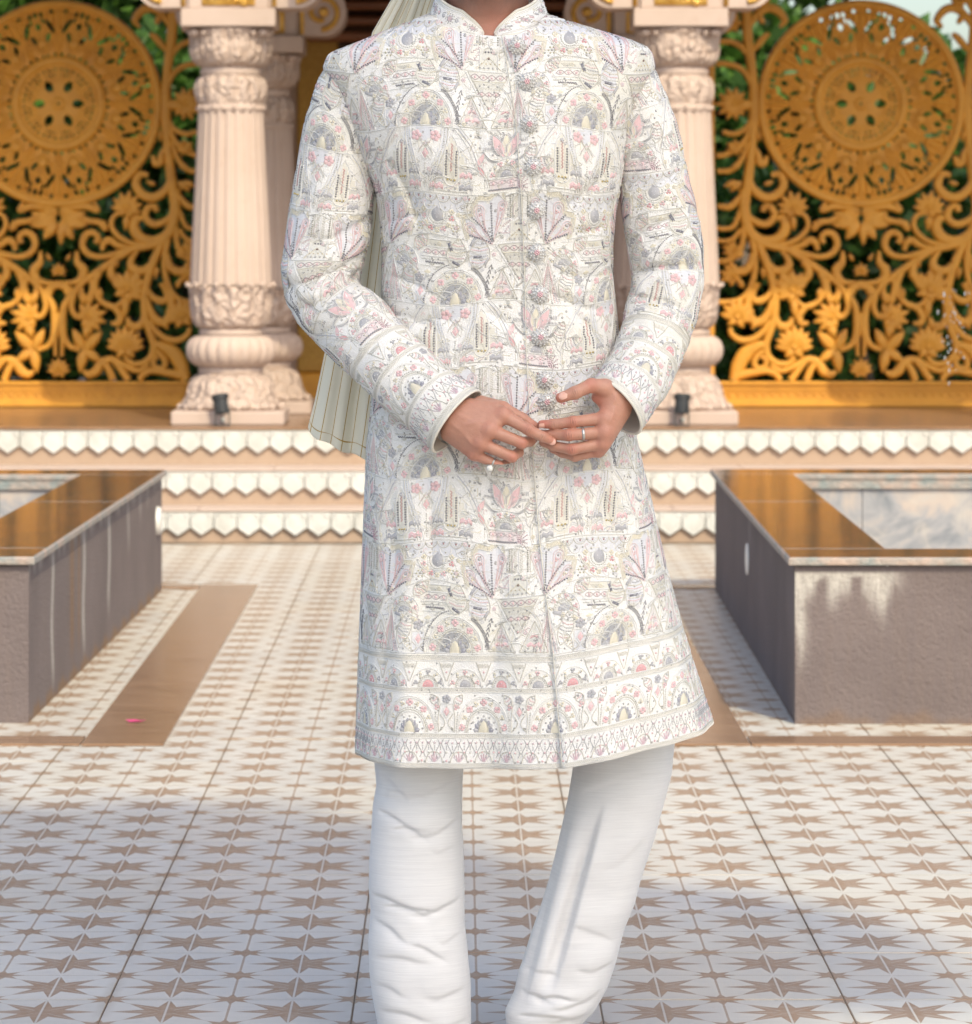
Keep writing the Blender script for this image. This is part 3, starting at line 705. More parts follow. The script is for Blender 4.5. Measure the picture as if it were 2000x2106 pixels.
# shade tree behind the camera
T = empty('tree', (2.8, -9.6, 0), 'large shade tree standing behind the camera', 'tree')
r_ = np.random.default_rng(20); cs = []; rs = []
for k in range(120):
    d = r_.normal(size=3); d /= np.linalg.norm(d); q = r_.uniform(0, 1)**0.4
    cs.append((-0.72 + 3.1*d[0]*q, 2.7 + 1.8*d[1]*q, 14.0 + 1.8*d[2]*q)); rs.append((0.62, 0.62, 0.5))
lc = leaf_cloud('crown', cs, rs, 30000, 0.17, seed=21, parent=T)
m = MB(); m.cyl((0, -0.2, 0), (-0.3, 1.0, 13.0), 0.38, 0.17, 14)
for k in range(12): m.cyl((-0.25, 0.9, 11.8), cs[k*7], 0.10, 0.03, 8)
m.obj('trunk', M_bark, T, True)
# ================================================================== PIERCED SCREENS
JY = 17.8; JS = JY/F
def jq(p): return np.asarray(p, float)
JPARTS = []   # (name, mesh)
def j3(P, Y): P = np.asarray(P, float); return np.stack([P[:, 0]*JS, np.full(len(P), 0.0)+Y, -P[:, 1]*JS], 1)
def ribbon(P, W, lift=0.0, ridge=True):
    """carved stem: half-round section 3 px up, flat back."""
    P = catmull(P, 7); n = len(P); t = np.gradient(P, axis=0); t /= np.linalg.norm(t, axis=1)[:, None]+1e-9
    nn = np.stack([-t[:, 1], t[:, 0]], 1); L = np.linspace(0, 1, n)
    Wd = np.interp(L, np.linspace(0, 1, len(W)), W)/2
    prof = [(-1, 0.020), (-1, -0.002), (-0.72, -0.014), (-0.3, -0.019), (0.0, -0.016 if ridge else -0.021), (0.3, -0.019), (0.72, -0.014), (1, -0.002), (1, 0.020)]
    V = np.zeros((n, len(prof), 3))
    for k, (a, d) in enumerate(prof):
        q = P + nn*(a*Wd)[:, None]; V[:, k, 0] = q[:, 0]*JS; V[:, k, 1] = d*(0.6+0.4*np.minimum(1, Wd/10)) - lift if d < 0 else d; V[:, k, 2] = -q[:, 1]*JS
    F_ = [grid_faces(n, len(prof))]; caps = []
    m = len(prof); c0 = np.arange(m); c1 = (n-1)*m + np.arange(m)
    Vv = V.reshape(-1, 3); 
    tr = [[c0[0], c0[i], c0[i+1]] for i in range(1, m-1)] + [[c1[0], c1[i+1], c1[i]] for i in range(1, m-1)]
    F_.append(np.array(tr)); return Vv, F_
def merge(parts):
    V = []; Q = {}; n = 0
    for v, fs in parts:
        for f in fs:
            f = np.asarray(f); Q.setdefault(f.shape[1], []).append(f + n)
        V.append(v); n += len(v)
    return np.vstack(V), [np.vstack(q) for q in Q.values()]
def petal3(cx, cy, ang, L, Wd, lift=0.0, curl=0.0):
    """leaf/petal: pointed dome with centre groove"""
    ns, nt_ = 9, 7; s = np.linspace(0, 1, ns); wv = Wd/2*np.sin(pi*np.clip(s, 0, 1)**0.75)**0.8; wv[0] = Wd*0.10; wv[-1] = 0.4
    V = []
    for i in range(ns):
        for a in np.linspace(-1, 1, nt_):
            x = s[i]*L; y = a*wv[i] + curl*L*s[i]**2
            d = -0.008 - 0.014*(1-a*a)*sin(pi*min(1, s[i]*0.85+0.1)) + (0.006 if abs(a) < 0.1 else 0)
            if abs(a) == 1: d = 0.0
            X = cx + x*cos(ang) - y*sin(ang); Z = cy + x*sin(ang) + y*cos(ang); V.append((X*JS, d - lift, -Z*JS))
    V = np.array(V); B = V.copy(); B[:, 1] = 0.018; n = len(V)
    q = grid_faces(ns, nt_); q2 = q[:, ::-1] + n
    e = []
    for i in range(ns-1):
        e.append([i*nt_, (i+1)*nt_, (i+1)*nt_+n, i*nt_+n]); e.append([i*nt_+nt_-1+n, (i+1)*nt_-1+nt_+n, (i+1)*nt_-1+nt_, i*nt_+nt_-1])
    return np.vstack([V, B]), [np.vstack([q, q2, np.array(e)])]
def lotus(cx, cy, ang, R, n=7, spread=2.6, base=0.35):
    parts = []
    ks = sorted(range(n), key=lambda k: -abs(k-(n-1)/2))
    for k in ks:
        a = ang + (k-(n-1)/2)/(n-1)*spread; f = 1 - 0.22*abs(k-(n-1)/2)/(n/2)
        parts.append(petal3(cx, cy, a, R*f, R*base*1.2, 0.002*(n/2-abs(k-(n-1)/2))))
    for k in (-1, 1): parts.append(petal3(cx, cy, ang + pi + k*0.75, R*0.55, R*0.4))
    parts.append(petal3(cx - cos(ang)*R*0.1, cy - sin(ang)*R*0.1, ang, R*0.3, R*0.3, 0.008))
    return merge(parts)
def C3(cx, cy): return (cx/4.69-120.5, 187+cy/4.69)
def C2(cx, cy): return (cx/4.69-120.5, cy/4.69-213)
def sc(pts, W, name='scroll_stem', conv=C3, lift=0.0):
    JPARTS.append((name, ribbon([conv(*p) for p in pts], [w_/4.69*1.14 for w_ in W], lift), True))
def fl_(cx, cy, ang, R, conv=C3, **k):
    c = conv(cx, cy); JPARTS.append(('lotus_flower', lotus(c[0], c[1], radians(ang), R/4.69, **k), True))
def lf_(cx, cy, ang, L, W, conv=C3, curl=0.0, mirror=True, lift=0.004):
    c = conv(cx, cy); JPARTS.append(('carved_leaf', petal3(c[0], c[1], radians(ang), L/4.69, W/4.69, lift, curl), mirror))
# lower field, right half (crop coordinates of the enlarged photograph)
sc([(1690,-60),(1690,150),(1650,330),(1560,440),(1420,495),(1250,530),(1100,575),(960,600),(850,570),(795,490),(820,395),(890,365),(945,410),(925,470)], [95,95,90,75,60,55,50,55,60,60,50,45])
sc([(1300,515),(1120,620),(960,730),(820,830),(730,925),(700,1010),(690,1090),(730,1170),(810,1190)], [50,62,60,55,50,50,50,45])
sc([(475,960),(500,900),(580,872),(660,905),(690,960)], [55,60,62,60,55])
sc([(700,950),(655,1010),(615,1100),(605,1240),(620,1380),(670,1460),(770,1500)], [50,55,60,60,55,50,45])
sc([(580,1130),(590,1300),(600,1400),(595,1560)], [50,60,40,30])
sc([(1570,440),(1500,600),(1440,760),(1405,900),(1392,1050),(1405,1200),(1445,1330),(1480,1440),(1465,1550),(1380,1625),(1270,1630),(1200,1560)], [60,75,72,70,68,65,62,58,50,45])
sc([(1620,420),(1590,580),(1590,740),(1625,880),(1690,980),(1790,1030),(1960,1040)], [60,55,52,50,48,45,45])
sc([(1625,900),(1655,1040),(1650,1150),(1590,1230),(1510,1210),(1450,1120),(1420,1000)], [35,75,85,80,75,60,40])
sc([(1600,900),(1600,1010),(1540,1025),(1470,985),(1420,900)], [30,55,65,55,30])
sc([(1610,560),(1640,690),(1710,740),(1790,720),(1830,640)], [35,70,80,60,25])
sc([(1700,300),(1710,470),(1770,590),(1876,640),(1960,640)], [50,52,50,48,45])
sc([(1725,330),(1790,420),(1876,450),(1960,440)], [40,42,40,38])
sc([(1730,150),(1790,300),(1876,330),(1960,320)], [40,45,42,38])
sc([(1720,0),(1790,90),(1850,120),(1950,110)], [40,60,60,40])
sc([(1660,180),(1600,250),(1510,285),(1440,265),(1400,200),(1430,125),(1495,115),(1510,165)], [30,60,65,62,60,52,45])
sc([(1610,350),(1520,425),(1420,440),(1335,400),(1290,310),(1320,230),(1375,235)], [30,60,85,95,90,70,40])
sc([(1500,480),(1370,485),(1230,455),(1130,390),(1075,300),(1095,215),(1170,160)], [30,45,48,48,45,42,38])
sc([(1250,510),(1140,490),(1060,440),(1000,470),(985,540)], [30,55,65,60,35])
sc([(1160,600),(1085,680),(1070,770),(1130,825),(1210,815),(1270,760)], [30,55,75,75,65,40])
sc([(1330,540),(1270,620),(1265,690),(1320,735),(1400,725),(1440,670)], [30,55,75,80,70,40])
sc([(960,740),(915,850),(930,960),(990,1040),(1080,1085),(1160,1050),(1200,990)], [60,58,55,50,45,42,38])
sc([(1000,1040),(1100,1090),(1160,1170),(1140,1240),(1070,1240)], [30,55,65,60,30])
sc([(1390,1120),(1370,1230),(1320,1275),(1250,1250),(1230,1180)], [30,60,75,65,30])
sc([(1560,850),(1580,900),(1600,960)], [60,40,30])
sc([(860,760),(890,900),(850,1010),(790,960),(790,890)], [30,50,60,50,25])
sc([(740,540),(745,650),(800,720),(790,800),(720,845),(620,850)], [25,60,80,75,50,35])
sc([(1440,1200),(1500,1310),(1600,1390),(1720,1405),(1810,1350),(1830,1280)], [45,55,58,58,50,40])
sc([(1480,1440),(1580,1470),(1680,1540),(1750,1660),(1790,1790)], [60,90,130,120,80])
sc([(1790,1750),(1620,1720),(1480,1700),(1390,1730),(1345,1790)], [90,70,60,60,50])
sc([(1500,1500),(1580,1580),(1590,1650),(1530,1680),(1480,1640),(1490,1580),(1530,1570)], [50,55,50,50,45,40])
sc([(1440,1640),(1330,1700),(1180,1640),(1080,1590),(980,1620),(930,1700),(860,1735),(800,1700)], [50,50,60,60,75,85,70,30])
sc([(1000,1620),(1050,1690),(1090,1790)], [60,62,60]); sc([(1080,1590),(1140,1650),(1190,1720),(1240,1790)], [50,60,60,62])
fl_(845,1190,-20,200,n=7,spread=3.4); fl_(1225,930,-60,230,n=7,spread=3.0); fl_(1210,1480,-90,230,n=9,spread=3.0); fl_(1220,140,-80,190,n=7,spread=3.2)
fl_(1760,1190,-100,210,n=7,spread=3.0); fl_(1800,800,-60,160,n=5,spread=2.4)
lf_(1225,200,95,150,70); lf_(1215,1010,95,190,80); lf_(840,1260,95,130,80)
for a, L in ((-118, 230), (-45, 250), (12, 0), (35, 210), (100, 230)):
    if L: lf_(810, 1495, a, L, L*0.46)
lf_(820,1060,-115,150,60); lf_(850,1060,-60,120,50)
c = C3(588, 1660); JPARTS.append(('lotus_flower', lotus(0, c[1]+10, radians(-90), 30, n=7, spread=3.0), False))
for a, L, W in ((-20, 260, 120), (10, 250, 110), (55, 210, 120), (90, 230, 90)): lf_(588, 260, a, L, W, mirror=a != 90)
lf_(575, 190, 20, 300, 70)
c = C3(588, 745); JPARTS.append(('lotus_flower', lotus(0, c[1], radians(-90), 20, n=7, spread=4.2), False))
sc([(575,150),(700,180),(850,250),(960,270),(1020,330),(1000,250)], [60,60,50,60,50,20]); sc([(600,120),(820,110),(940,150),(900,60)], [90,70,50,20])
sc([(590,830),(590,880)], [60,60])
# upper field
sc([(1690,1960),(1650,1700),(1610,1350),(1590,1000),(1605,780),(1630,560),(1660,300),(1680,-200)], [95,85,75,110,75,80,85,85], conv=C2)
sc([(1620,1380),(1560,1480),(1545,1560),(1500,1570),(1470,1500)], [25,50,70,70,30], conv=C2)
sc([(1660,1620),(1620,1800),(1500,1900),(1380,1880),(1310,1780),(1350,1680),(1430,1690)], [30,70,80,80,75,60,45], conv=C2)
sc([(1600,1080),(1650,1280),(1740,1420),(1870,1490),(1960,1500)], [35,48,50,50,45], conv=C2); sc([(1650,1350),(1720,1540),(1820,1640),(1950,1650)], [35,50,50,45], conv=C2)
sc([(1600,900),(1660,730),(1760,640),(1900,610),(1960,620)], [35,48,50,50,45], conv=C2)
sc([(1640,560),(1720,450),(1820,400),(1950,400)], [35,50,50,45], conv=C2)
sc([(1610,1120),(1680,1240),(1790,1290),(1900,1270)], [30,45,50,40], conv=C2)
sc([(1640,520),(1550,420),(1500,360),(1450,320)], [30,60,60,35], conv=C2)
sc([(1660,300),(1600,180),(1490,80),(1380,90),(1300,190),(1350,260)], [30,60,75,75,60,30], conv=C2)
sc([(1670,150),(1560,-60),(1400,-130),(1250,-60)], [40,60,60,40], conv=C2)
fl_(1790,1000,0,190,conv=C2,n=9,spread=4.6); lf_(1600,1000,8,210,110,conv=C2)
for y in (100, 1560, 1750): lf_(1720, y, 40 if y > 800 else -40, 150, 70, conv=C2)
sc([(1860,-300),(1860,900),(1860,1970),(1860,2600),(1860,3680)], [60,60,60,60,60], name='side_rail', conv=lambda a, b: (a/4.69-120.5-2+34, b/4.69-213))

fl_(1480,-100,-45,210,conv=C2,n=7,spread=3.4); lf_(1560,60,-150,150,70,conv=C2); lf_(1500,230,-60,130,60,conv=C2); fl_(1790,230,-30,150,conv=C2,n=5,spread=2.6); lf_(1690,-100,-20,170,80,conv=C2); lf_(1300,-60,-100,150,70,conv=C2)
lf_(1560,1250,100,120,50,conv=C2); fl_(1770,1400,60,120,conv=C2,n=5,spread=2.4); lf_(1760,1750,20,140,70,conv=C2); lf_(1500,1780,200,100,50,conv=C2)
lf_(1700,560,30,110,60); fl_(1790,540,-20,130,n=5,spread=2.4); lf_(1520,700,100,120,50); lf_(1130,700,-100,90,40); lf_(1320,860,-80,120,60); lf_(1700,900,-60,120,60); lf_(960,900,80,110,50); lf_(1290,1330,-90,100,50); lf_(1620,1300,-120,110,50); lf_(640,640,-60,90,40)
# medallion: polar height field pierced with holes, 12-fold
def medallion():
    nr, na = 150, 1080; R = np.linspace(3, 214, nr); A = np.linspace(0, 2*pi, na, endpoint=False)
    r, a = np.meshgrid(R, A, indexing='ij'); k = radians(30)
    ph = np.abs((a + k/2) % k - k/2); d = np.degrees(ph)         # 0 shell axis .. 15 roundel axis
    def hole(r0, d0, rr, dd, tilt=0.0):
        x = (r-r0); y = (d-d0)*radians(1)*r0; xr = x*cos(tilt)+y*sin(tilt); yr = -x*sin(tilt)+y*cos(tilt); return (xr/rr)**2 + (yr/dd)**2 < 1
    H = hole(160, 6.0, 17, 4.8, 0.5) | hole(163, 15, 7.2, 5.8) | hole(138, 8.9, 10, 4.2, -0.35) | hole(101.5, 3.6, 3.0, 3.4) | hole(101.5, 12.5, 2.4, 2.8)
    H |= hole(191, 4.6, 3.6, 4.8) | hole(187, 11.4, 5.2, 4.2) | hole(188, 15, 6.0, 4.4) | hole(174, 10.8, 7, 2.6, 0.2)
    k2 = radians(60); a6 = np.abs((a + radians(30) + k2/2) % k2 - k2/2)   # teardrops
    a6d = np.degrees(a6)
    H6 = ((r-41)/12)**2 + ((np.radians(a6d)*r)/(8.5*np.clip((53-r)/12+0.25, 0.2, 1)))**2 < 1
    H |= H6 & (r < 56)
    H |= hole(71.5, 5, 2.2, 2.6) | hole(70, 12.5, 2.6, 2.2) | (hole(61, 8.5, 2.0, 1.8) & (r < 70)) | (hole(60, 15, 2.4, 2.0) & (r < 70))
    z = np.full_like(r, -0.004)
    z = np.where((r > 79) & (r < 98), -0.006-0.016*np.sqrt(np.clip(1-((r-88.5)/9.5)**2, 0, 1)), z)
    z = np.where(r > 197, -0.008-0.018*np.sqrt(np.clip(1-((r-205.5)/8.5)**2, 0, 1)), z)
    ann = (r >= 98) & (r <= 197)
    shell = ann & (r > 150) & (r < 186) & (d < 2 + (r-150)*0.22); z = np.where(shell, -0.022 - 0.007*np.cos(ph*r/2.2), z)
    stemz = ann & (r <= 152) & (d < 3.2); z = np.where(stemz, -0.012-0.003*np.cos(ph*r*1.6), z)
    ro = np.hypot(r-126, (d-15)*radians(1)*126); z = np.where(ann & (ro < 12.5), -0.006-0.018*np.sqrt(np.clip(1-(ro/12.5)**2, 0, 1)), z)
    rim = ann & (np.abs(ro-15.5) < 2.4); z = np.where(rim, -0.018, z)
    curl = ann & (r > 118) & (~shell) & (~stemz) & (ro > 18); z = np.where(curl, -0.008 - 0.004*np.sin(r*0.5 + d*1.1), z)
    ros = (r < 79); z = np.where(ros, -0.006-0.006*np.abs(np.cos(3*a))*np.clip(r/60, 0, 1) - 0.002*np.cos(36*a)*(r > 45), z)
    z = np.where(r < 14, -0.006-0.012*np.sqrt(np.clip(1-(r/14)**2, 0, 1)), z)
    X = r*np.sin(a)*JS; Z = r*np.cos(a)*JS
    V = np.stack([X, z, Z], -1).reshape(-1, 3); q = grid_faces(nr, na, True)
    keep = ~(H.reshape(-1)[q].sum(1) >= 2); q = q[keep]
    B = V.copy(); B[:, 1] = 0.020; n = len(V)
    E = {}
    ed = np.concatenate([q[:, [0, 1]], q[:, [1, 2]], q[:, [2, 3]], q[:, [3, 0]]]); key = np.sort(ed, 1); kk = key[:, 0].astype(np.int64)*n + key[:, 1]
    u, ix, ct = np.unique(kk, return_index=True, return_counts=True); be = ed[ix[ct == 1]]
    side = np.stack([be[:, 1], be[:, 0], be[:, 0]+n, be[:, 1]+n], 1)
    allq = np.vstack([q, q[:, ::-1]+n, side]); used = np.unique(allq); mp = np.full(2*n, -1); mp[used] = np.arange(len(used))
    return np.vstack([V, B])[used], [mp[allq]]
jm = []
for name, (V, Fs), mir in JPARTS:
    me = mesh_np(name, V, Fs, True); me.materials.append(M_jali); jm.append((name, me))
    if mir:
        V2 = V.copy(); V2[:, 0] *= -1; me = mesh_np(name, V2, [f[:, ::-1] for f in Fs], True); me.materials.append(M_jali); jm.append((name, me))
V, Fs = medallion(); me = mesh_np('medallion', V, Fs, True); me.materials.append(M_jali); jm.append(('medallion', me))
def rail_mesh():
    m = MB(); W = 0.93
    z0 = -(784-213)*JS; z1 = -(837-213)*JS
    m.box(-W, W, -0.05, 0.05, z1, z0, 0.004)
    m.box(-W, W, -0.062, -0.049, z0-0.016, z0-0.002, 0.003); m.box(-W, W, -0.062, -0.049, z1+0.004, z1+0.028, 0.003)
    return m.mesh('base_rail')
me = rail_mesh(); me.materials.append(M_jali); jm.append(('base_rail', me))
m = MB(); z0 = -(784-213)*JS-0.020
for i in range(150): m.box(-0.92+i*0.0123, -0.92+i*0.0123+0.007, -0.058, -0.049, z0-0.030, z0-0.002)
for i in range(46): m.ball((-0.91+i*0.0405, -0.05, z0-0.044), 0.010, 7, 4, (1.4, 0.9, 0.7))
me = m.mesh('rail_carving'); me.materials.append(M_jali); jm.append(('rail_carving', me))
for k, (xc, lab) in enumerate((((120.5-VX)*JS, 'ochre pierced stone screen behind the left column, its lotus foot in sunlight'), ((1771.5-VX)*JS, 'ochre pierced stone screen right of the man, half lit along its foot'))):
    t = empty('pierced_screen', (xc, JY, HC + (VY-213)*JS), lab, 'screen', 'ochre jali screens with round medallions')
    for name, me in jm:
        o = link(name, me, None, t)
        if name == 'rail_carving': o['kind'] = 'stuff'
# ================================================================== THE MAN
YM = 5.73; PM = YM/F            # metres per photo pixel at the man
def w3(x, y, Y): return np.array([(x-VX)*Y/F, Y, HC-(y-VY)*Y/F])
man = empty('person', (0.05, 5.745, 0.0), 'man in a white embroidered knee-length coat and white trousers, hands joined in front', 'person')
MOFF = np.array([0.05, 5.745, 0.0])
def plink(name, me, mat, parent=None, **k):
    o = link(name, me, mat, parent or man, **k)
    if parent is None or parent is man: o.location = -MOFF
    return o

# ---- surface nets ------------------------------------------------------
def surface_nets(G, org, h):
    s = G < 0; nx, ny, nz = G.shape
    c = [(i, j, k) for i in (0, 1) for j in (0, 1) for k in (0, 1)]
    cs_ = sum(s[i:nx-1+i, j:ny-1+j, k:nz-1+k].astype(np.int8) for i, j, k in c)
    act = (cs_ > 0) & (cs_ < 8); idx = np.full(act.shape, -1, np.int64); I = np.argwhere(act); idx[act] = np.arange(len(I))
    acc = np.zeros((len(I), 3)); cnt = np.zeros(len(I))
    i0, j0, k0 = I.T
    for a in range(8):
        for b in range(a+1, 8):
            A, B = c[a], c[b]
            if sum(abs(p-q) for p, q in zip(A, B)) != 1: continue
            ga = G[i0+A[0], j0+A[1], k0+A[2]]; gb = G[i0+B[0], j0+B[1], k0+B[2]]; m = (ga < 0) != (gb < 0)
            t = np.where(m, ga/(ga-gb+1e-12), 0)
            for d in range(3): acc[:, d] += np.where(m, A[d] + t*(B[d]-A[d]), 0)
            cnt += m
    V = (I + acc/cnt[:, None])*h + org; Q = []
    for ax in range(3):
        sl0 = [slice(None)]*3; sl1 = [slice(None)]*3; sl0[ax] = slice(0, -1); sl1[ax] = slice(1, None)
        e = s[tuple(sl0)] != s[tuple(sl1)]; P = np.argwhere(e); o1, o2 = [(1, 2), (2, 0), (0, 1)][ax]
        ok = (P[:, o1] > 0) & (P[:, o2] > 0) & (P[:, o1] < G.shape[o1]-1) & (P[:, o2] < G.shape[o2]-1); P = P[ok]
        d1 = np.zeros(3, int); d1[o1] = 1; d2 = np.zeros(3, int); d2[o2] = 1
        q = np.stack([idx[tuple((P-d1-d2).T)], idx[tuple((P-d2).T)], idx[tuple(P.T)], idx[tuple((P-d1).T)]], 1)
        fl = s[tuple(P.T)]; q[~fl] = q[~fl][:, ::-1]; Q.append(q)
    Q = np.vstack(Q); return V, Q[(Q >= 0).all(1)]
class SDF:
    def __init__(s, lo, hi, h):
        s.lo = np.array(lo, float); s.h = h; n = np.ceil((np.array(hi)-s.lo)/h).astype(int)+1
        s.ax = [s.lo[d] + h*np.arange(n[d]) for d in range(3)]; s.G = np.full(tuple(n), 0.05, np.float32)
    def cone(s, a, b, ra, rb, k=0.004, flat=None, pad=0.02):
        a = np.array(a, float); b = np.array(b, float); R = max(ra, rb) + pad
        lo = np.minimum(a, b)-R; hi = np.maximum(a, b)+R
        sl = [slice(max(0, int((lo[d]-s.lo[d])/s.h)), max(0, int((hi[d]-s.lo[d])/s.h)+2)) for d in range(3)]
        X, Y, Z = np.meshgrid(*[s.ax[d][sl[d]] for d in range(3)], indexing='ij', copy=False)
        if X.size == 0: return
        d = b-a; L = max(np.dot(d, d), 1e-12); px_, py_, pz_ = X-a[0], Y-a[1], Z-a[2]
        t = np.clip((px_*d[0]+py_*d[1]+pz_*d[2])/L, 0, 1); qx, qy, qz = px_-t*d[0], py_-t*d[1], pz_-t*d[2]
        if flat is not None:      # squash thickness along a direction
            nn, f = flat; dn = qx*nn[0]+qy*nn[1]+qz*nn[2]; qx, qy, qz = qx+nn[0]*dn*(f-1), qy+nn[1]*dn*(f-1), qz+nn[2]*dn*(f-1)
        D = np.sqrt(qx*qx+qy*qy+qz*qz) - (ra+(rb-ra)*t); g = s.G[tuple(sl)]
        hh = np.clip(0.5+0.5*(g-D)/k, 0, 1); s.G[tuple(sl)] = (g*(1-hh)+D*hh - k*hh*(1-hh)).astype(np.float32)
    def mesh(s): return surface_nets(s.G, s.lo, s.h)

YH = 5.548
SK = (0.51, 0.265, 0.19); SKR = (0.52, 0.17, 0.12); SKD = (0.24, 0.105, 0.065)
def hand_left():
    c = lambda x, y, dy=0.0: w3(x/6.253+900, y/6.253+750, YH+dy)
    u = YM/F/6.253*0.97
    S = SDF(w3(868, 960, YH-0.05)-[0, 0, 0], w3(1165, 780, YH+0.07), 0.00105)
    MC = [c(850, 650, 0.0), c(670, 840, -0.006), c(560, 1010, -0.002), c(470, 1150, 0.010)]
    wr = [c(330, 560, 0.020), c(250, 680, 0.014), c(190, 790, 0.016), c(160, 880, 0.028)]
    for i in range(4):
        S.cone(wr[i], MC[i], 118*u, (98, 92, 84, 78)[i]*u, 0.010)
    S.cone(c(420, 560, 0.020), c(760, 560, 0.016), 120*u, 95*u, 0.010)           # radial side of the palm
    for i in range(3):
        m = (MC[i]+MC[i+1])/2; S.cone((wr[i]+wr[i+1])/2, m, 105*u, 84*u, 0.010)
    S.cone(c(120, 600, 0.035), c(330, 700, 0.022), 165*u, 150*u, 0.012)         # wrist
    S.cone(c(-60, 470, 0.060), c(150, 640, 0.033), 165*u, 165*u, 0.012)         # forearm inside the sleeve
    K = 0.0035
    # index finger
    S.cone(MC[0], c(1175, 835, -0.012), 88*u, 72*u, K); S.cone(c(1175, 835, -0.012), c(1350, 925, -0.010), 73*u, 64*u, K); S.cone(c(1350, 925, -0.010), c(1478, 985, -0.004), 64*u, 55*u, K)
    # middle
    S.cone(MC[1], c(1085, 1005, -0.006), 84*u, 74*u, K); S.cone(c(1085, 1005, -0.006), c(1190, 985, 0.014), 74*u, 66*u, K); S.cone(c(1190, 985, 0.014), c(1235, 960, 0.030), 66*u, 56*u, K)
    # ring
    S.cone(MC[2], c(960, 1185, -0.001), 80*u, 72*u, K); S.cone(c(960, 1185, -0.001), c(1045, 1130, 0.020), 72*u, 62*u, K); S.cone(c(1045, 1130, 0.020), c(1060, 1080, 0.036), 62*u, 52*u, K)
    # little
    S.cone(MC[3], c(800, 1300, 0.006), 72*u, 60*u, K); S.cone(c(800, 1300, 0.006), c(880, 1275, 0.024), 60*u, 52*u, K); S.cone(c(880, 1275, 0.024), c(910, 1210, 0.036), 52*u, 46*u, K)
    # thumb lying behind
    S.cone(c(560, 500, 0.030), c(840, 560, 0.024), 105*u, 92*u, 0.006); S.cone(c(840, 560, 0.024), c(1090, 690, 0.020), 88*u, 72*u, K); S.cone(c(1090, 690, 0.020), c(1260, 790, 0.018), 72*u, 52*u, K)
    for p, r in zip(MC, (98, 92, 84, 70)): S.cone(p+[0, -0.0015, 0], p+[0, -0.0015, 0.0005], r*u, r*u, 0.006)
    V, Q = S.mesh()
    kn = [(p, 0.011, 0.85) for p in MC] + [(c(1175, 835, -0.018), 0.009, 0.45), (c(1100, 1010, -0.014), 0.009, 0.6), (c(970, 1190, -0.01), 0.009, 0.6), (c(810, 1310, 0.0), 0.009, 0.6), (c(1480, 985, -0.01), 0.008, 0.5), (c(1240, 780, 0.01), 0.012, 0.5)]
    cr = [(c(1175, 835, -0.018), c(1350, 925, -0.016)-c(850, 650, -0.006), 0.0062, 0.00042), (c(1350, 925, -0.016), c(1350, 925, 0)-c(1175, 835, 0), 0.004, 0.0002)]
    tend = [(wr[i]*0.6+MC[i]*0.4, MC[i]) for i in range(4)] + [(c(150, 740, -0.005), c(330, 880, -0.012)), (c(330, 880, -0.012), c(480, 1080, -0.006)), (c(210, 640, -0.004), c(420, 700, -0.014)), (c(300, 780, -0.01), c(620, 720, -0.016))]
    return V, Q, kn, cr, tend
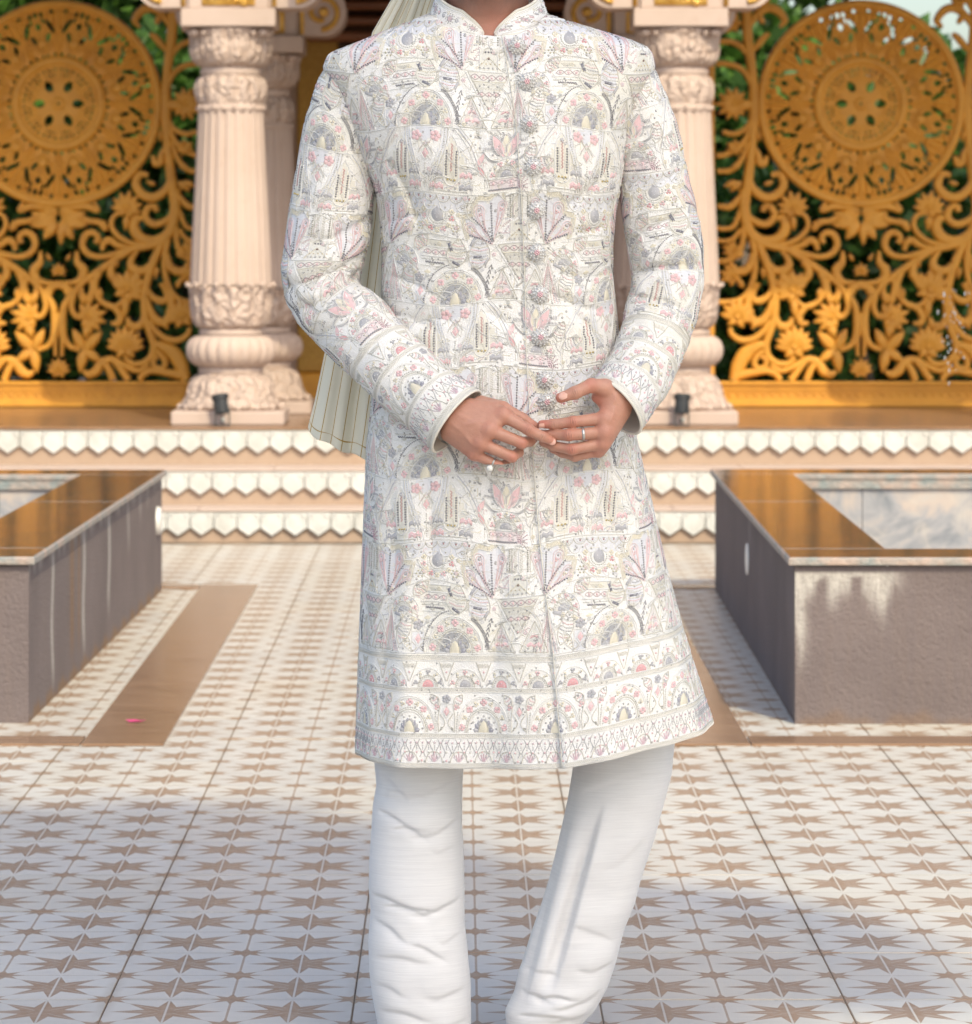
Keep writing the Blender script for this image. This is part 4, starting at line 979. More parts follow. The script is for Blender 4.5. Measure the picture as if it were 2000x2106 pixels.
def hand_right():
    c = lambda x, y, dy=0.0: w3(x/6.253+1100, y/6.253+750, YH+dy)
    u = YM/F/6.253*0.97
    S = SDF(w3(1092, 962, YH-0.05), w3(1345, 768, YH+0.08), 0.00105)
    MC = [c(900, 690, -0.002), c(905, 870, -0.006), c(880, 1010, -0.001), c(820, 1110, 0.010)]
    wr = [c(1060, 400, 0.012), c(1100, 470, 0.012), c(1115, 540, 0.016), c(1110, 610, 0.024)]
    for i in range(4): S.cone(wr[i], MC[i], 110*u, (92, 88, 80, 70)[i]*u, 0.010)
    for i in range(3): S.cone((wr[i]+wr[i+1])/2, (MC[i]+MC[i+1])/2, 105*u, 82*u, 0.010)
    S.cone(c(1060, 420, 0.020), c(1150, 345, 0.045), 160*u, 138*u, 0.012); S.cone(c(1150, 345, 0.045), c(1300, 220, 0.085), 138*u, 150*u, 0.012)
    K = 0.0035
    S.cone(c(1020, 420, 0.010), c(905, 300, 0.004), 118*u, 112*u, 0.010)           # thumb root
    S.cone(c(905, 300, 0.004), c(730, 265, -0.004), 112*u, 92*u, 0.006)
    S.cone(c(960, 520, 0.008), c(800, 420, 0.012), 100*u, 70*u, 0.010)           # web
    S.cone(c(730, 265, -0.004), c(520, 360, -0.012), 88*u, 82*u, K); S.cone(c(520, 360, -0.012), c(335, 425, -0.012), 82*u, 66*u, K)
    S.cone(MC[0], c(490, 735, -0.006), 84*u, 72*u, K); S.cone(c(490, 735, -0.006), c(250, 765, 0.0), 72*u, 64*u, K); S.cone(c(250, 765, 0.0), c(90, 765, 0.006), 64*u, 52*u, K)
    S.cone(MC[1], c(440, 905, -0.010), 80*u, 73*u, K); S.cone(c(440, 905, -0.010), c(210, 905, 0.006), 73*u, 64*u, K); S.cone(c(210, 905, 0.006), c(60, 890, 0.016), 64*u, 54*u, K)
    S.cone(MC[2], c(480, 1090, -0.006), 78*u, 71*u, K); S.cone(c(480, 1090, -0.006), c(240, 1045, 0.006), 71*u, 62*u, K); S.cone(c(240, 1045, 0.006), c(110, 1000, 0.014), 62*u, 54*u, K)
    S.cone(MC[3], c(520, 1185, 0.010), 70*u, 60*u, K); S.cone(c(520, 1185, 0.010), c(350, 1140, 0.020), 60*u, 52*u, K); S.cone(c(350, 1140, 0.020), c(230, 1090, 0.028), 52*u, 46*u, K)
    for p, r in zip(MC, (96, 92, 84, 72)): S.cone(p+[0, -0.0015, 0], p+[0, -0.0015, 0.0005], r*u, r*u, 0.006)
    V, Q = S.mesh()
    kn = [(p, 0.011, 0.9) for p in MC] + [(c(490, 735, -0.012), 0.009, 0.7), (c(440, 905, -0.016), 0.009, 0.6), (c(480, 1090, -0.012), 0.009, 0.8), (c(100, 765, 0), 0.012, 0.9), (c(320, 430, -0.018), 0.010, 0.9), (c(780, 480, 0.0), 0.014, 0.8), (c(720, 260, -0.01), 0.010, 0.7)]
    ax = c(490, 735, 0)-MC[0]
    cr = [(c(490, 735, -0.014), ax, 0.0065, 0.00042), (c(440, 905, -0.018), ax, 0.0065, 0.00042), (c(480, 1090, -0.014), ax, 0.0065, 0.0004), (c(520, 350, -0.020), c(335, 425, 0)-c(520, 360, 0), 0.006, 0.0003), (c(250, 765, -0.006), ax, 0.004, 0.00018)]
    tend = [(wr[i]*0.6+MC[i]*0.4, MC[i]) for i in range(4)] + [(c(1060, 330, -0.004), c(1020, 520, -0.012)), (c(1020, 520, -0.012), c(1000, 700, -0.014)), (c(1000, 620, -0.014), c(960, 790, -0.014))]
    return V, Q, kn, cr, tend
def vnormals(V, Q):
    n = np.cross(V[Q[:, 2]]-V[Q[:, 0]], V[Q[:, 3]]-V[Q[:, 1]]); N = np.zeros_like(V)
    for k in range(4): np.add.at(N, Q[:, k], n)
    return N/(np.linalg.norm(N, axis=1)[:, None]+1e-12)
def skin_detail(V, Q, kn, cr, tend, base=SK):
    N = vnormals(V, Q); C = np.tile(np.array([*base, 1.0]), (len(V), 1)); off = np.zeros(len(V))
    for p, r, a in kn:
        g_ = a*np.exp(-((V-p)**2).sum(1)/(r*r)); C[:, :3] += g_[:, None]*(np.array(SKR)-C[:, :3])
    for p, ax, r, amp in cr:
        ax = ax/np.linalg.norm(ax); d = V-p; t = d@ax; rr = (d**2).sum(1); e = np.exp(-rr/(r*r))*np.clip(-N[:, 1]*1.5, 0, 1)
        q = d - t[:, None]*ax; bow = np.linalg.norm(q, axis=1)
        tt = np.abs(t)+bow*0.20; ln = np.exp(-((tt-0.0008)/0.0006)**2)+0.9*np.exp(-((tt-0.0037)/0.0006)**2)+0.5*np.exp(-((tt-0.0064)/0.0005)**2)
        off -= 2.2*amp*e*ln - amp*e; C[:, :3] *= (1-0.50*e*ln)[:, None]  # grooves cut in, and their crease shade painted into the vertex colour
    for a, b in tend:
        d = b-a; L = np.linalg.norm(d); d = d/L; r = V-a; t = np.clip(r@d, 0, L); q = r-t[:, None]*d; q[:, 1] *= 0.3
        dist = np.linalg.norm(q, axis=1); off += 0.0017*np.exp(-(dist/0.0035)**2)*np.clip(-N[:, 1], 0, 1)*np.sin(pi*t/L)
    V = V + N*off[:, None]
    nz = np.sin(V[:, 0]*400+V[:, 2]*260)*np.sin(V[:, 2]*510+1.3)*0.02; C[:, :3] *= (1+nz)[:, None]
    return V, C
VV = []; QQ = []; CC = []; nn_ = 0
for fn in (hand_left, hand_right):
    V, Q, kn, cr, tend = fn(); V, C = skin_detail(V, Q, kn, cr, tend); VV.append(V); QQ.append(Q+nn_); CC.append(C); nn_ += len(V)
# core body: head, neck, trunk, arms and legs under the clothes
B = SDF((-0.42, 5.50, -0.02), (0.56, 6.02, 1.92), 0.0075)
X0 = (1003-VX)*5.745/F; YB = 5.752
def b3(x, y, dy=0.0): return w3(x, y, YB+dy)
B.cone((X0, YB+0.005, 1.50), (X0, YB-0.002, 1.62), 0.066, 0.063, 0.02)
B.cone((X0, YB+0.01, 1.745), (X0, YB-0.005, 1.735), 0.088, 0.086, 0.02); B.cone((X0, YB-0.03, 1.70), (X0, YB-0.055, 1.635), 0.070, 0.040, 0.025)
B.cone((X0, YB-0.02, 1.62), (X0, YB-0.05, 1.625), 0.052, 0.042, 0.02)
B.cone((X0, YB-0.100, 1.715), (X0, YB-0.118, 1.685), 0.009, 0.014, 0.012)
for s_ in (-1, 1):
    B.cone((X0+s_*0.086, YB, 1.725), (X0+s_*0.088, YB+0.005, 1.690), 0.016, 0.011, 0.006)
    B.cone((X0+s_*0.03, YB-0.095, 1.735), (X0+s_*0.012, YB-0.10, 1.738), 0.012, 0.010, 0.01)
B.cone((X0-0.018, YB-0.098, 1.662), (X0+0.018, YB-0.098, 1.662), 0.008, 0.008, 0.006)
cz = [(1003, 150, 0.085), (1020, 380, 0.085), (1024, 560, 0.080), (1030, 760, 0.088), (1030, 900, 0.085)]
for (x0, y0, r0), (x1, y1, r1) in zip(cz[:-1], cz[1:]):
    for dx in (-60, 60): B.cone(b3(x0+dx, y0), b3(x1+dx*0.9, y1), r0*0.85, r1*0.85, 0.03)
B.cone(b3(800, 165), b3(1210, 165), 0.055, 0.055, 0.03)
for P_ in ([(745,165,5.75),(700,288,5.755),(683,400,5.755),(668,500,5.75),(672,580,5.735),(727,668,5.695),(797,741,5.655),(862,802,5.62)], [(1280,165,5.75),(1329,288,5.755),(1350,400,5.755),(1363,500,5.75),(1364,580,5.735),(1338,700,5.685),(1310,776,5.64)]):
    for k, (a, b) in enumerate(zip(P_[:-1], P_[1:])): B.cone(w3(*a), w3(*b), 0.042-0.0025*k, 0.0395-0.0025*k, 0.02)
LEGS = [[(955, 900, 0.082), (870, 1550, 0.052), (868, 2080, 0.038), (868, 2120, 0.035)], [(1110, 900, 0.082), (1285, 1560, 0.040), (1239, 1754, 0.034), (1189, 1912, 0.030), (1125, 2106, 0.030)]]
for L_ in LEGS:
    for (x0, y0, r0), (x1, y1, r1) in zip(L_[:-1], L_[1:]): B.cone(b3(x0, y0), b3(x1, y1), r0, r1, 0.02)
    x, y, _ = L_[-1]; B.cone(b3(x, y, 0.05), [b3(x, y)[0], YB-0.01, 0.028], 0.026, 0.018, 0.015)
V, Q = B.mesh(); N_ = vnormals(V, Q)
C = np.tile(np.array([*SK, 1.0]), (len(V), 1)); C[:, :3] *= 0.80
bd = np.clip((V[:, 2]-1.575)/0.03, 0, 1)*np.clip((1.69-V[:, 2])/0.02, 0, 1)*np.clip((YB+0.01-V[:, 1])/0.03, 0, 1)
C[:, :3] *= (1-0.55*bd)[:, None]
ng = np.exp(-((V-np.array([(1030-VX)*5.7/F, 5.69, 1.555]))**2).sum(1)/0.0009); C[:, :3] += (ng*0.35)[:, None]*(np.array(SKR)*1.1-C[:, :3])
VV.append(V); QQ.append(Q+nn_); CC.append(C)
body = plink('body', mesh_np('body', np.vstack(VV), [np.vstack(QQ)], True, np.vstack(CC)), M_skin)
M_hair = simple('black_hair', (0.012, 0.010, 0.009), (0.02, 0.016, 0.013), 30, 0.5, 0.5, 200)
H = SDF((X0-0.13, YB-0.13, 1.66), (X0+0.13, YB+0.14, 1.90), 0.006)
H.cone((X0, YB+0.02, 1.765), (X0, YB+0.0, 1.765), 0.097, 0.094, 0.02); H.cone((X0, YB+0.03, 1.70), (X0, YB+0.03, 1.74), 0.085, 0.09, 0.02)
V, Q = H.mesh(); k = ~((V[Q].mean(1)[:, 1] < YB-0.045) & (V[Q].mean(1)[:, 2] < 1.79)); plink('hair', mesh_np('hair', V, [Q[k]]), M_hair)
for s_ in (-1, 1):
    m = MB(); m.ball((X0+s_*0.030, YB-0.0845, 1.722), 0.010, 12, 8, (1.15, 1, 0.62)); e_ = plink('eye', m.mesh('eye', True), M_discw); m = MB(); m.ball((X0+s_*0.030, YB-0.0915, 1.722), 0.0048, 12, 8); o_ = link('iris', m.mesh('iris', True), M_black, e_)
def nail(p, ax, up, L, Wd, name='fingernail'):
    p = Vector(p); ax = Vector(ax).normalized(); up = Vector(up).normalized(); sd_ = ax.cross(up).normalized(); up = sd_.cross(ax).normalized(); m = MB(); n = 7; v = []
    for i in range(n):
        t = i/(n-1); wv = Wd/2*(1-abs(2*t-1)**3.2)**0.45 if 0 < t < 1 else Wd*0.18
        for a in np.linspace(-1, 1, 7): v.append(p + ax*((t-0.5)*L) + sd_*(a*wv) + up*(-(a*a)*Wd*0.16 - 0.0004*(2*t-1)**2))
    f = [(i*7+j, i*7+j+1, (i+1)*7+j+1, (i+1)*7+j) for i in range(n-1) for j in range(6)]; m.add(v, f); plink(name, m.mesh(name, True), M_nail)
cL = lambda x, y, dy=0.0: w3(x/6.253+900, y/6.253+750, YH+dy); cR = lambda x, y, dy=0.0: w3(x/6.253+1100, y/6.253+750, YH+dy)
nail(cL(1476, 990, -0.0108), cL(1478, 985)-cL(1350, 925), (0.05, -1, 0.05), 0.0115, 0.0100)
nail(cR(365, 395, -0.0208), cR(335, 425)-cR(520, 360), (-0.05, -0.85, 0.35), 0.0135, 0.0115)
nail(cR(100, 790, -0.0018), cR(90, 765)-cR(250, 765), (-0.1, -0.9, -0.35), 0.0105, 0.0080)
def ringband(name, p, ax, R, wd, th, label, pearl=None):
    t = empty(name, tuple(p), label, 'ring', 'finger rings'); ax = Vector(ax).normalized(); a = ax.orthogonal().normalized(); b = ax.cross(a); m = MB(); v = []; n = 40
    pr = [(-1, 0), (-0.8, 0.9), (0, 1.1), (0.8, 0.9), (1, 0), (0, -0.3)]
    for i in range(n):
        q = 2*pi*i/n; d = a*cos(q)+b*sin(q)
        for x, y in pr: v.append(ax*(x*wd/2) + d*(R + y*th))
    k = len(pr); f = [(i*k+j, i*k+(j+1) % k, ((i+1) % n)*k+(j+1) % k, ((i+1) % n)*k+j) for i in range(n) for j in range(k)]
    m.add(v, f); m.obj('band', M_silver, t, True)
    if pearl is not None:
        d = Vector(pearl); m = MB(); m.cyl(d*0.66, d*0.84, 0.0038, 0.0054, 20); m.obj('setting', M_silver, t, True); m = MB(); m.ball(d*0.96, 0.0050, 18, 12); m.obj('pearl', M_pearl, t, True)
ringband('finger_ring', cR(622, 893, -0.0075), cR(440, 905, -0.010)-cR(905, 870, -0.006), 0.0096, 0.0042, 0.0009, 'plain silver band on the middle finger of the hand at the right')
ringband('finger_ring', cL(722, 1262, 0.007), cL(800, 1300, 0.006)-cL(470, 1150, 0.010), 0.0082, 0.0026, 0.0009, 'silver ring with a pearl on the little finger of the hand at the left', cL(672, 1335, -0.001)-cL(722, 1262, 0.007))

# ---- garment surfaces ---------------------------------------------------
def crease(X, Y, lst):
    """sum of soft ridge/valley folds given in photo px; returns metres outward"""
    D = np.zeros_like(X)
    for (x0, y0, x1, y1, amp, wd) in lst:
        dx, dy = x1-x0, y1-y0; L = math.hypot(dx, dy); t = ((X-x0)*dx+(Y-y0)*dy)/L/L; q = ((X-x0)*(-dy)+(Y-y0)*dx)/L
        q = q + 0.06*L*np.sin(t*pi)*np.sign(amp)
        e = np.exp(-(np.clip(np.abs(t-0.5)-0.34, 0, 9)/0.16)**2)
        D += amp*e*(-1.15*np.exp(-np.abs(q)/(wd*0.75)) + 0.42*np.exp(-((q-1.8*wd)/(wd*1.7))**2) + 0.1*np.exp(-((q+2.4*wd)/(wd*1.6))**2))
    return D
def foldset(X, Y, lst):
    D = np.zeros_like(X)
    for (x0, y0, x1, y1, amp, wd) in lst:
        dx, dy = x1-x0, y1-y0; L = math.hypot(dx, dy); t = ((X-x0)*dx+(Y-y0)*dy)/L/L; q = ((X-x0)*(-dy)+(Y-y0)*dx)/L + 0.07*L*np.sin(np.clip(t, 0, 1)*pi) + 1.5*np.sin(t*9+x0)
        e = np.clip(t/0.25+0.1, 0, 1)*np.clip((1-t)/0.35+0.05, 0, 1); e = e*e*(3-2*e)
        D -= np.sign(dx)*amp*e*np.tanh(q/(0.35*wd))*np.exp(-np.abs(q)/(2.3*wd))*0.33
    return D
class Surf:
    """grid P[v,u]; resampled so that u = arc length px from a reference line, v = material row px"""
    def __init__(s, P, vrow, u0, umin, umax, du=4.0, out=None):
        s.P = P; nv, nu, _ = P.shape; d = np.linalg.norm(np.diff(P, axis=1), axis=2)/PM
        arc = np.concatenate([np.zeros((nv, 1)), np.cumsum(d, 1)], 1)
        s.ug = np.arange(umin, umax+du, du); s.du = du; s.umin = umin; s.vrow = vrow
        S = np.full((nv, len(s.ug), 3), np.nan)
        for j in range(nv):
            a = arc[j] - np.interp(u0[j], np.arange(nu), arc[j]); ok = (s.ug >= a[0]) & (s.ug <= a[-1])
            for k in range(3): S[j, ok, k] = np.interp(s.ug[ok], a, P[j, :, k])
        s.S = S; gu = np.gradient(S, axis=1); gv = np.gradient(S, axis=0); n = np.cross(gu, gv); n /= np.linalg.norm(n, axis=2)[..., None]+1e-12
        s.N = n if out is None else n*out
    def map(s, u, v, h):
        fu = (u-s.umin)/s.du; fv = np.interp(v, s.vrow, np.arange(len(s.vrow)), left=-9, right=-9)
        ok = (fu >= 0) & (fu < len(s.ug)-1.001) & (fv >= 0) & (fv < len(s.vrow)-1.001)
        i = np.clip(fv.astype(int), 0, len(s.vrow)-2); j = np.clip(fu.astype(int), 0, len(s.ug)-2); a = np.clip(fv-i, 0, 1)[:, None]; b = np.clip(fu-j, 0, 1)[:, None]
        def L(A): return (A[i, j]*(1-b)+A[i, j+1]*b)*(1-a) + (A[i+1, j]*(1-b)+A[i+1, j+1]*b)*a
        P = L(s.S); N = L(s.N); ok &= ~np.isnan(P).any(1) & ~np.isnan(N).any(1)
        return P + N*(h*PM)[:, None], ok
def perlinish(X, Y, seed, n=14, s0=0.01):
    r = np.random.default_rng(seed); D = np.zeros_like(X)
    for k in range(n):
        a = r.uniform(0, pi); f = s0*r.uniform(0.5, 2.6); D += np.sin((X*cos(a)+Y*sin(a))*f*2*pi + r.uniform(0, 7))/(1+f/s0)
    return D/ n**0.5

sh = empty('sherwani', (0, 0, 0)); sh.parent = man; sh.location = -MOFF; sh['label'] = 'knee-length white coat embroidered all over in pink, grey and cream'
# torso / skirt
LV = np.array([(14,903,1104,.058),(24,885,1122,.064),(40,845,1168,.075),(60,792,1240,.086),(80,742,1305,.092),(92,710,1334,.096),(106,674,1346,.098),(135,662,1352,.102),(180,682,1336,.112),(250,712,1303,.123),(320,740,1292,.128),(384,768,1282,.126),(432,778,1271,.122),(504,784,1264,.118),(576,785,1265,.116),(662,781,1274,.118),(780,768,1291,.126),(927,752,1316,.139),(1066,746,1348,.150),(1205,741,1378,.160),(1333,736,1411,.168),(1439,732,1441,.174),(1573,728,1484,.182)], float)
rows = np.concatenate([np.arange(14, 130, 3.0), np.arange(130, 1573.1, 4.0)]); nU = 420
def pch(x): return np.interp(rows, LV[:, 0], x)
NECK = lambda X: np.interp(X, [868, 881, 915, 967, 1022, 1058, 1101, 1127, 1140], [-50, 24, 52, 71, 76, 74, 57, 28, -50])
def smooth1(a, k=7):
    p = np.pad(a, k, mode='edge'); return np.convolve(p, np.hanning(2*k+1)/np.hanning(2*k+1).sum(), 'same')[k:-k]
Lx, Rx, Dm = smooth1(pch(LV[:, 1]), 3), smooth1(pch(LV[:, 2]), 3), smooth1(pch(LV[:, 3]))
th = np.linspace(-pi, pi, nU); YC = 5.748
PLx = np.interp(rows, [14, 67, 240, 408, 576, 720, 900, 1119, 1333, 1573], [1024, 1030, 1058, 1070, 1077, 1080, 1090, 1108, 1134, 1153])
PT = np.zeros((len(rows), nU, 3)); u0 = np.zeros(len(rows))
for i, y in enumerate(rows):
    c = (Lx[i]+Rx[i])/2; a = (Rx[i]-Lx[i])/2; n = 2.35
    sx = np.sign(np.sin(th))*np.abs(np.sin(th))**(2/n); cy = np.sign(np.cos(th))*np.abs(np.cos(th))**(2/n)
    sk = max(0, (y-880)/690)
    fold = 1.45*(0.0045*np.sin(7*th+0.6) + 0.006*np.sin(4*th-1.0+0.4*sk) + 0.002*np.sin(17*th+2*sk))*sk**1.2*1.3
    X = c + a*sx*(1+fold*0.6); d = Dm[i]*cy + fold*np.sign(cy)
    front = np.cos(th) > 0
    chest = 0.010*np.exp(-((y-300)/120)**2)*(np.exp(-((X-880)/90)**2)+np.exp(-((X-1170)/90)**2)) ; d = d + np.where(front, chest, 0)
    ex = (X-PLx[i]); step = 1/(1+np.exp(-ex/2.2)); lap = 0.0042*step*np.exp(-np.clip(ex, 0, 999)/260) - 0.0016*np.exp(-((ex+4)/4.5)**2)
    open_ = np.clip((y-1250)/320, 0, 1)
    d = d + np.where(front, lap*(1+1.4*open_), 0)
    xf = np.clip((X-PLx[i])/(Rx[i]-PLx[i]), 0, 1); yy = y + np.clip((y-700)/870, 0, 1)**1.15*(-62*xf) + np.where(X < PLx[i], 6*np.sin(pi*np.clip((X-728)/420, 0, 1))*np.clip((y-1300)/270, 0, 1), 0)
    yy = np.where(front, np.maximum(yy, NECK(X)), yy)
    # wrinkles
    wr_ = crease(X, yy*np.ones_like(X), [(770,470,880,440,.004,9),(775,560,900,610,.0035,10),(1275,440,1190,480,.004,9),(1268,560,1150,560,.003,10),(1260,330,1170,420,.004,12),(800,330,860,460,.005,12),(930,150,990,330,.003,14),(1040,110,1060,260,.003,10),(1180,640,1240,720,.004,10),(900,180,760,330,.003,16),(800,690,930,650,.004,12),(1250,640,1130,600,.004,12),(780,640,900,680,.004,12),(1000,640,1090,700,.003,10),(880,980,860,1300,.004,22),(1000,1000,1010,1400,.004,24),(1230,1000,1290,1350,.004,22),(800,1000,780,1400,.003,20)])
    wr_ *= 1.5
    wr_ += 0.0030*perlinish(X, yy*np.ones_like(X)*0.7, 5, 14, 0.006)
    d = d + np.where(front, wr_*np.clip(np.cos(th)*2, 0, 1), 0)
    Yw = YC - d; PT[i, :, 0] = (X-VX)*(YC-Dm[i]*0.7)/F; PT[i, :, 1] = Yw; PT[i, :, 2] = HC-(yy-VY)*(YC-Dm[i]*0.7)/F
    fi = np.where(front)[0]; u0[i] = np.interp(1000, X[fi], fi)
me = mesh_np('coat_body', PT.reshape(-1, 3), [grid_faces(len(rows), nU, False, True)]); coat = link('coat_body', me, M_fabric, sh)
so_ = coat.modifiers.new('solid', 'SOLIDIFY'); so_.thickness = 0.0025; so_.offset = -1
torso = Surf(PT, rows, u0, -560, 700, 4.0)
if torso.N[200, 140][1] > 0: torso.N *= -1
# sleeves
def sleeve(path, seed, creases, endt=None):
    P = np.array([w3(x, y, Y) for x, y, r, Y in path]); R = np.array([r for *_, r, _ in [(a, b, c, d) for a, b, c, d in path]])
    R = np.array([p[2] for p in path])*PM
    Cc = catmull(P, 24); Rr = catmull(R[:, None], 24)[:, 0]; seg = np.linalg.norm(np.diff(Cc, axis=0), axis=1); L = np.concatenate([[0], np.cumsum(seg)])/PM
    ts = np.arange(0, L[-1], 3.5); ts = np.append(ts, L[-1]); C = np.stack([np.interp(ts, L, Cc[:, k]) for k in range(3)], 1); Rr = np.interp(ts, L, Rr)
    T_ = np.gradient(C, axis=0); k = np.hanning(29); k /= k.sum(); T_ = np.stack([np.convolve(np.pad(T_[:, q], 14, mode='edge'), k, 'valid') for q in range(3)], 1)
    if endt is not None:
        e = np.clip((ts-ts[-1]+70)/70, 0, 1)[:, None]; T_ /= np.linalg.norm(T_, axis=1)[:, None]; T_ = T_*(1-e)+np.array(endt)/np.linalg.norm(endt)*e
    T_ /= np.linalg.norm(T_, axis=1)[:, None]
    fr = np.array([0, -1.0, 0]); na = 200; ang = np.linspace(-pi, pi, na); V = np.zeros((len(ts), na, 3))
    for i in range(len(ts)):
        f = fr - T_[i]*np.dot(fr, T_[i]); f /= np.linalg.norm(f); s_ = np.cross(f, T_[i])
        V[i] = C[i] + Rr[i]*(np.cos(ang)[:, None]*f*0.90 + np.sin(ang)[:, None]*s_)
    N = np.cross(np.gradient(V, axis=1), np.gradient(V, axis=0)); N /= np.linalg.norm(N, axis=2)[..., None]+1e-12
    if np.mean(((V-C[:, None])*N).sum(2)) < 0: N = -N
    px_ = V[..., 0]*F/V[..., 1]+VX; py_ = VY-(V[..., 2]-HC)*F/V[..., 1]
    D = (0.6*crease(px_, py_, creases)+0.7*foldset(px_, py_, creases))*np.clip(-N[..., 1]*1.6+0.35, 0, 1) + 0.0022*perlinish(px_, py_, seed, 12, 0.010)
    D *= np.clip((ts[-1]-ts)/60, 0.15, 1)[:, None]
    V = V + N*D[..., None]
    return V, ts
SL = [(778,140,36,5.748),(740,158,58,5.748),(714,198,68,5.748),(700,288,78,5.75),(685,400,84,5.75),(674,490,84,5.745),(662,575,80,5.735),(682,630,74,5.715),(727,668,77,5.695),(797,741,75,5.655),(868,806,73,5.62),(939,866,75,5.585)]
SR = [(1240,136,36,5.748),(1276,152,58,5.748),(1300,198,66,5.748),(1329,288,69,5.75),(1350,400,73,5.75),(1367,500,77,5.745),(1374,575,73,5.735),(1360,645,72,5.715),(1338,715,69,5.68),(1308,778,68,5.64),(1268,836,68,5.578)]
crL = [(775,500,590,590,.013,13),(760,540,600,640,.010,11),(775,430,640,500,.008,13),(650,640,580,560,.007,10),(745,590,640,700,.007,14),(800,640,720,760,.005,13),(700,250,760,380,.006,14),(640,330,600,450,.005,14)]
crR = [(1300,560,1440,545,.013,12),(1296,605,1420,640,.009,12),(1290,500,1400,440,.009,13),(1300,430,1400,350,.006,14),(1290,660,1400,700,.006,13),(1330,250,1290,380,.006,13)]
sleeves = []; SFLIP = True
for nm, path, seed, crs, et in (('left', SL, 3, crL, (0.80, -0.34, -0.60)), ('right', SR, 9, crR, (-0.62, -0.42, -0.52))):
    V, ts = sleeve(path, seed, crs, et); na = V.shape[1]
    me = mesh_np('sleeve', V.reshape(-1, 3), [grid_faces(len(ts), na, False, SFLIP)]); o = link('sleeve', me, M_fabric, sh)
    s_ = o.modifiers.new('solid', 'SOLIDIFY'); s_.thickness = 0.002; s_.offset = -1
    S = Surf(V, ts, np.full(len(ts), (na-1)/2), -330, 330, 4.0); 
    cen = V.mean(1); k = len(ts)//2; j = 82
    if np.nansum((S.S[k, j]-cen[k])*S.N[k, j]) < 0: S.N *= -1
    sleeves.append((S, ts))
    # inner lining and piped cuff edge
    e = V[-1]; cc = e.mean(0); inn = []; tn = V[-1].mean(0)-V[-6].mean(0); tn /= np.linalg.norm(tn)
    Lr = [cc + (e-cc)*f - tn*d for f, d in ((0.985, -0.0005), (0.965, 0.0), (0.94, 0.012), (0.86, 0.035), (0.72, 0.07), (0.60, 0.11))]
    Vl = np.array(Lr); link('cuff_lining', mesh_np('cuff_lining', Vl.reshape(-1, 3), [grid_faces(len(Lr), na)]), M_lining, sh)
    m = 10; r = 0.0023; rg = np.zeros((na, m, 3)); td = np.gradient(e, axis=0); td[0] = td[-1] = td[0]+td[-1]
    for i in range(na):
        t_ = td[i]/np.linalg.norm(td[i]); o1 = (e[i]-cc)/np.linalg.norm(e[i]-cc); o2 = np.cross(t_, o1)
        for q in range(m): rg[i, q] = e[i] + r*(cos(2*pi*q/m)*o1 + sin(2*pi*q/m)*o2)
    link('cuff_piping', mesh_np('cuff_piping', rg.reshape(-1, 3), [grid_faces(na, m, True)]), M_piping, sh)

